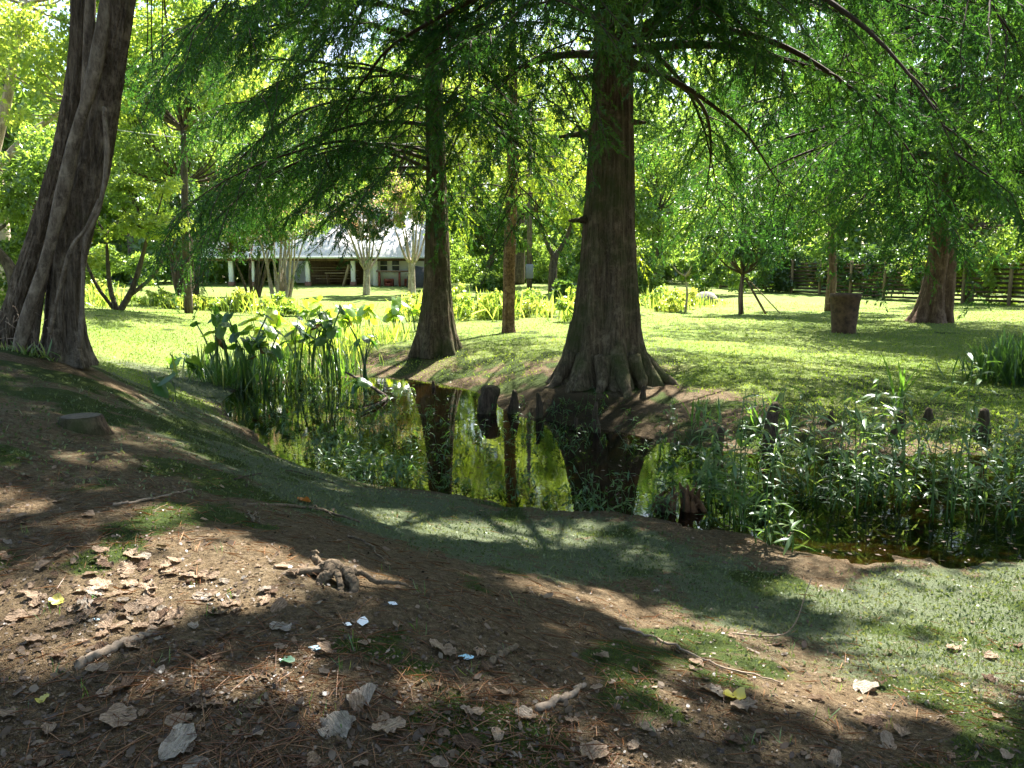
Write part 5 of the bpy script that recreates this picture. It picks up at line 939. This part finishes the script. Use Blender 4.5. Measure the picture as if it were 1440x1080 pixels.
# ------------------------------------------------------------------ ground-level scatter
def scatter(n, x0, x1, y0, y1, rr): 
    px = rr.uniform(x0, x1, n); py = rr.uniform(y0, y1, n); return ground_at(px, py)
def gnormal(P_): 
    e = .03; return nrm(np.stack([-(hgt(P_[:, 0]+e, P_[:, 1])-hgt(P_[:, 0]-e, P_[:, 1]))/(2*e), -(hgt(P_[:, 0], P_[:, 1]+e)-hgt(P_[:, 0], P_[:, 1]-e))/(2*e), np.ones(len(P_))], 1))
def flat_axes(P_, rr, tilt=.25):
    nn = nrm(gnormal(P_)+rr.normal(0, tilt, P_.shape)); a = nrm(np.cross(nn, nrm(rr.normal(0, 1, P_.shape)))); return np.stack([a, np.cross(nn, a), nn], 1)
r = np.random.default_rng(130)
def chunks(n, args, step=4000):
    return np.concatenate([scatter(min(step, n-s), *args, r) for s in range(0, n, step)])
# litter crumbs and twig bits
P_ = chunks(46000, (-250, 1690, 560, 1130)); c_ = cover(P_[:, 0], P_[:, 1]); k = r.random(len(P_)) < np.clip(c_[:, 0]*.85+c_[:, 2]*.14, 0, 1); P_ = P_[k & (P_[:, 2] > .01)]; n = len(P_); dist = np.hypot(P_[:, 0], P_[:, 1]); P_[:, 2] += .006
T3 = np.array([(0, 0, 0), (.3, .22, .1), (.75, .25, .02), (1, 0, .12), (.6, -.25, 0), (.2, -.2, .1)]); F3 = np.array([[0, 1, 5], [1, 2, 4], [1, 4, 5], [2, 3, 4]])
V, F = stamp(T3, F3, P_, flat_axes(P_, r, .35), r.gamma(1.5, .0065, n)+.004); mb = MB(); mb.add(V, F, np.repeat(np.clip(r.beta(1.0, 3.0, n), 0, 1), 6)); tag(mb.build('leaf_litter', M['litter']), 'crumbled dry leaf litter over the bare soil', 'leaf litter', kind='stuff')
P_ = chunks(16000, (-250, 1690, 640, 1130)); c_ = cover(P_[:, 0], P_[:, 1]); pn = fbm(xyz(P_[:, 0]*1.6, P_[:, 1]*1.6), 55, 3); k = (r.random(len(P_)) < c_[:, 0]) & (r.random(len(P_)) < np.clip((pn-.42)*5, .12, 1)); P_ = P_[k]; n = len(P_); P_[:, 2] += .007
NT = np.array([(0, 0, 0), (.5, .012, .03), (1, 0, .0), (.5, -.012, .03)]); V, F = stamp(NT, LEAF_F, P_, flat_axes(P_, r, .12), r.uniform(.05, .16, n)*np.array(1.)); mb = MB(); mb.add(V, F, np.repeat(r.random(n), 4)); tag(mb.build('needle_litter', M['needle']), 'rusty fallen needles strewn over the soil bank', 'needles', kind='stuff')
# creeping green strip and moss
def sprigs(name, n, args, wcol, size, mat, label, thr=.3, hgt_=.5):
    P_ = chunks(n, args); c_ = cover(P_[:, 0], P_[:, 1]); 
    w_ = c_[:, wcol] if wcol != 1 else np.clip((fbm(xyz(P_[:, 0]*2.1, P_[:, 1]*2.1), 41, 4)-.5)*5+c_[:, 1]*1.6-.62, 0, 1)
    k = (r.random(len(P_)) < np.clip((w_-thr)*2, 0, 1)) & (P_[:, 2] > .005); P_ = P_[k]; m_ = len(P_); B = axes(nrm(gnormal(P_)*hgt_+r.normal(0, .5, (m_, 3))), r.random(m_)*6); d_ = np.hypot(P_[:, 0], P_[:, 1])
    V, F = stamp(LEAF_T, LEAF_F, P_, B, size*(d_/5)**.5*r.uniform(.5, 1.5, m_)); mb = MB(); tone = np.clip(.5+(fbm(xyz(P_[:, 0]*1.2, P_[:, 1]*1.2), 66, 3)-.5)*1.6+r.normal(0, .2, m_), 0, 1); mb.add(V, F, np.repeat(tone, 4)); return tag(mb.build(name, M[mat]), label, 'ground cover', kind='stuff')
sprigs('creeping_groundcover', 90000, (-200, 1690, 520, 1000), 2, .021, 'moss', 'low grey-green creeping plants covering the strip along the pond')
M['mosst'] = leaf_mat('moss_tuft', (.03, .055, .01), (.055, .085, .014), (.1, .125, .02), .8, .3, .02)
sprigs('moss_patches', 45000, (-200, 1690, 560, 1120), 1, .014, 'mosst', 'dark green moss patches on the soil', .25, 1.0)
sprigs('lawn_grass', 130000, (-150, 1590, 425, 640), 3, .019, 'grass', 'short mown lawn grass', .2, 1.2)
P_ = chunks(26000, (-200, 1690, 540, 1010)); c_ = cover(P_[:, 0], P_[:, 1]); pn = fbm(xyz(P_[:, 0]*2.3, P_[:, 1]*2.3), 91, 3); k = (r.random(len(P_)) < np.clip((c_[:, 2]-.25)*1.6, 0, 1)*np.clip((pn-.4)*6, .08, 1)) & (P_[:, 2] > .01); P_ = P_[k]; n = len(P_); d_ = np.hypot(P_[:, 0], P_[:, 1])
B_ = axes(np.stack([r.normal(0, .6, n), r.normal(0, .6, n), np.ones(n)], 1), r.random(n)*6); V, F = stamp(np.array([(0, .05, 0), (0, -.05, 0), (.55, .035, 0.04), (1, 0, -.12)]), np.array([[0, 1, 2], [1, 3, 2]]), P_, B_, r.uniform(.018, .05, n)*(d_/5)**.4); mb = MB(); mb.add(V, F, np.repeat(r.random(n), 4)); tag(mb.build('strip_grass', M['moss']), 'thin grass blades scattered through the low green strip', 'grass', kind='stuff')
# weeds in the soil
mb = MB()
for k in range(90):
    b = scatter(1, 0, 1440, 640, 1070, r)[0]
    if cover(b[0], b[1])[0] > .4: blades(mb, b, 5, .02, r.uniform(.03, .08), r, .8)
tag(mb.build('soil_weeds', M['reed']), 'tiny grass sprouts in the bare soil', 'sprouts', kind='stuff')

# fallen leaves, each its own thing
def dry_leaf(seed, kind):
    rr = np.random.default_rng(seed); n = 20; a = np.linspace(-PI, PI, n, endpoint=False)
    if kind == 0: rad = .34+.16*np.cos(a)+.05*np.cos(2*a)               # ovate
    elif kind == 1: rad = .36+.11*np.cos(a)+.06*np.abs(np.cos(2.5*a))   # lobed
    else: rad = (.27+.2*np.cos(a)**2+.04*np.cos(a))
    rad = rad*(1+rr.normal(0, .035, n)); x = np.cos(a)*rad; y = np.sin(a)*rad*(.95 if kind else .8); cu = rr.uniform(.15, 1.2); cv = rr.uniform(-.4, .7)
    V = [(0, 0, 0)]; 
    for f in (.55, 1): 
        X, Y = x*f, y*f; V += list(np.stack([X, Y, cu*Y*Y+cv*X*X*.6+.05*f*rr.normal(0, 1, n)*f+.03*np.sin(a*4)*f], 1))
    F3 = [[0, 1+k, 1+(k+1) % n] for k in range(n)]; F4 = [[1+k, 1+n+k, 1+n+(k+1) % n, 1+(k+1) % n] for k in range(n)]
    V = np.array(V); V[:, 2] -= V[:, 2].min()
    q = len(V); V = np.vstack([V, [(-.15, .012, .02), (-.15, -.012, .02), (-.55, .006, .05)]]); F3.append([q, q+2, q+1])
    return V, [np.array(F3), np.array(F4)]
DL = {}
for mt in ('fl_tan', 'fl_grey', 'fl_brown', 'fl_orange', 'fl_yellow', 'fl_green'):
    DL[mt] = []
    for s_ in range(9 if mt in ('fl_tan', 'fl_grey', 'fl_brown') else 2):
        V, F = dry_leaf(s_+len(mt)*7, s_ % 3); me = mesh('fallen_leaf', V, F, True, {'var': np.full(len(V), (s_*.37+.1) % 1)}); me.materials.append(M[mt]); DL[mt].append(me)
def lay(P0, mt, size, label, group=None, v=None):
    o = obj('fallen_leaf', DL[mt][r.integers(0, len(DL[mt])) if v is None else v]); B = flat_axes(P0[None], r, .22)[0]
    from mathutils import Matrix
    o.matrix_world = Matrix.Translation(Vector(P0+np.array([0, 0, .006+.02*size]))) @ Matrix(B.T.tolist()).to_4x4() @ Matrix.Diagonal((size, size, size*r.uniform(.6, 1.3), 1)); return tag(o, label, 'leaf', group)
SPECIAL = [(1035, 985, 'fl_yellow', .12, 'curled yellow leaf on the soil in the right foreground'), (400, 932, 'fl_green', .075, 'single green leaf on the dark soil in the foreground'), (425, 706, 'fl_orange', .13, 'orange leaf on the crest of the soil bank'), (82, 848, 'fl_yellow', .07, 'yellow-tinged leaf in the sunny patch at the left'), (62, 985, 'fl_yellow', .05, 'small yellow-green leaf in the left foreground'),
 (510, 988, 'fl_grey', .13, 'large pale leaf in the middle foreground below the green leaf'), (472, 1022, 'fl_grey', .13, 'pale grey leaf near the bottom, left of the torn one'), (545, 1032, 'fl_tan', .13, 'torn tan leaf at the bottom centre'), (248, 1055, 'fl_grey', .14, 'broad pale leaf at the bottom left'), (832, 1065, 'fl_tan', .13, 'upright tan leaf at the bottom edge right of centre'), (1265, 1030, 'fl_tan', .12, 'lobed tan leaf at the lower right'), (662, 1005, 'fl_tan', .09, 'curled tan leaf in the bottom middle'), (175, 1012, 'fl_tan', .13, 'curled tan leaf at the lower left'), (990, 970, 'fl_grey', .1, 'oval pale leaf left of the yellow one'), (1045, 998, 'fl_tan', .11, 'crumpled tan leaf under the yellow one'), (1215, 972, 'fl_grey', .14, 'pale lobed leaf on the green edge at the right')]
for px, py, mt, sz, lab in SPECIAL: lay(ground_at(px, py), mt, sz, lab)
n_ = 0; tries = 0
LM = [((460, 810), 'the gnarled root'), ((115, 595), 'the sawn stump'), ((210, 705), 'the straight pale stick'), ((425, 715), 'the crest root'), ((1035, 985), 'the yellow leaf'), ((400, 932), 'the green leaf'), ((980, 920), 'the long thin twig'), ((790, 985), 'the thick grey stick'), ((150, 918), 'the half-buried stick'), ((655, 926), 'the light blue scrap'), ((1110, 890), 'the dry weed stalk'), ((1400, 850), 'the sunny green strip'), ((720, 745), 'the pond weeds'), ((958, 715), 'the rotten stump'), ((60, 500), 'the leaning tree'), ((300, 600), 'the mossy slope'), ((1265, 1030), 'the lower right corner'), ((80, 840), 'the sunny patch at left'), ((250, 1050), 'the lower left corner'), ((545, 1040), 'the bottom centre')]
LMG = np.array([ground_at(*p_) for p_, _ in LM]); bins = {}
while n_ < 260 and tries < 3000:
    tries += 1; px, py = r.uniform(-60, 1500), 560+520*r.random()**.8
    if r.random() < .3: px, py = r.normal(170, 110), r.normal(850, 40)
    b = ground_at(px, py); c_ = cover(b[0], b[1])
    if b[2] < .05 or c_[0]+c_[2] < .5: continue
    if c_[2] > .5 and r.random() < .65: continue
    mt = ('fl_tan', 'fl_grey', 'fl_brown')[r.choice(3, p=[.64, .16, .2])]; sz = .04+.07*r.random()**1.2; v = int(r.integers(0, 9)); j = int(np.argmin(np.linalg.norm(LMG[:, :2]-b[:2], axis=1)))
    key = ('small' if sz < .08 else 'large', ('oval', 'lobed', 'narrow')[v % 3], {'fl_tan': 'tan', 'fl_grey': 'pale grey', 'fl_brown': 'dark brown'}[mt], LM[j][1])
    bins.setdefault(key, []).append((px, lay(b, mt, sz, 'x', key[2]+' dry leaves on the bank', v))); n_ += 1
for key, L_ in bins.items():
    L_.sort(key=lambda q: q[0])
    for k, (_, o_) in enumerate(L_): o_['label'] = '%s %s %s dry leaf near %s' % key + ('' if len(L_) == 1 else ', '+ordn(k, len(L_)))
# scraps of litter
for px, py, sz, mt, lab in ((510, 876, .07, 'paper', 'white torn paper scrap right of the gnarled root'), (488, 879, .04, 'paper', 'small white scrap beside the torn paper'), (443, 913, .05, 'bluepaper', 'pale blue scrap on the dark soil'), (655, 926, .06, 'bluepaper', 'light blue scrap beside a stubby stick'), (552, 850, .045, 'paper', 'white scrap above the torn paper'), (136, 872, .025, 'bluepaper', 'tiny blue scrap in the left foreground')):
    b = ground_at(px, py); V = np.array([(-.5, -.3, .02), (.1, -.35, .1), (.55, -.1, .03), (.4, .3, .14), (-.1, .33, .05), (-.55, .2, .12), (0, 0, .16)])*sz; V2 = V+np.array([0, 0, .003]); o = obj('paper_scrap', mesh('paper_scrap', V2, np.array([[6, k, (k+1) % 6] for k in range(6)])), M[mt]); o.location = b; o.rotation_euler = (0, 0, r.uniform(0, 6)); tag(o, lab, 'scrap')
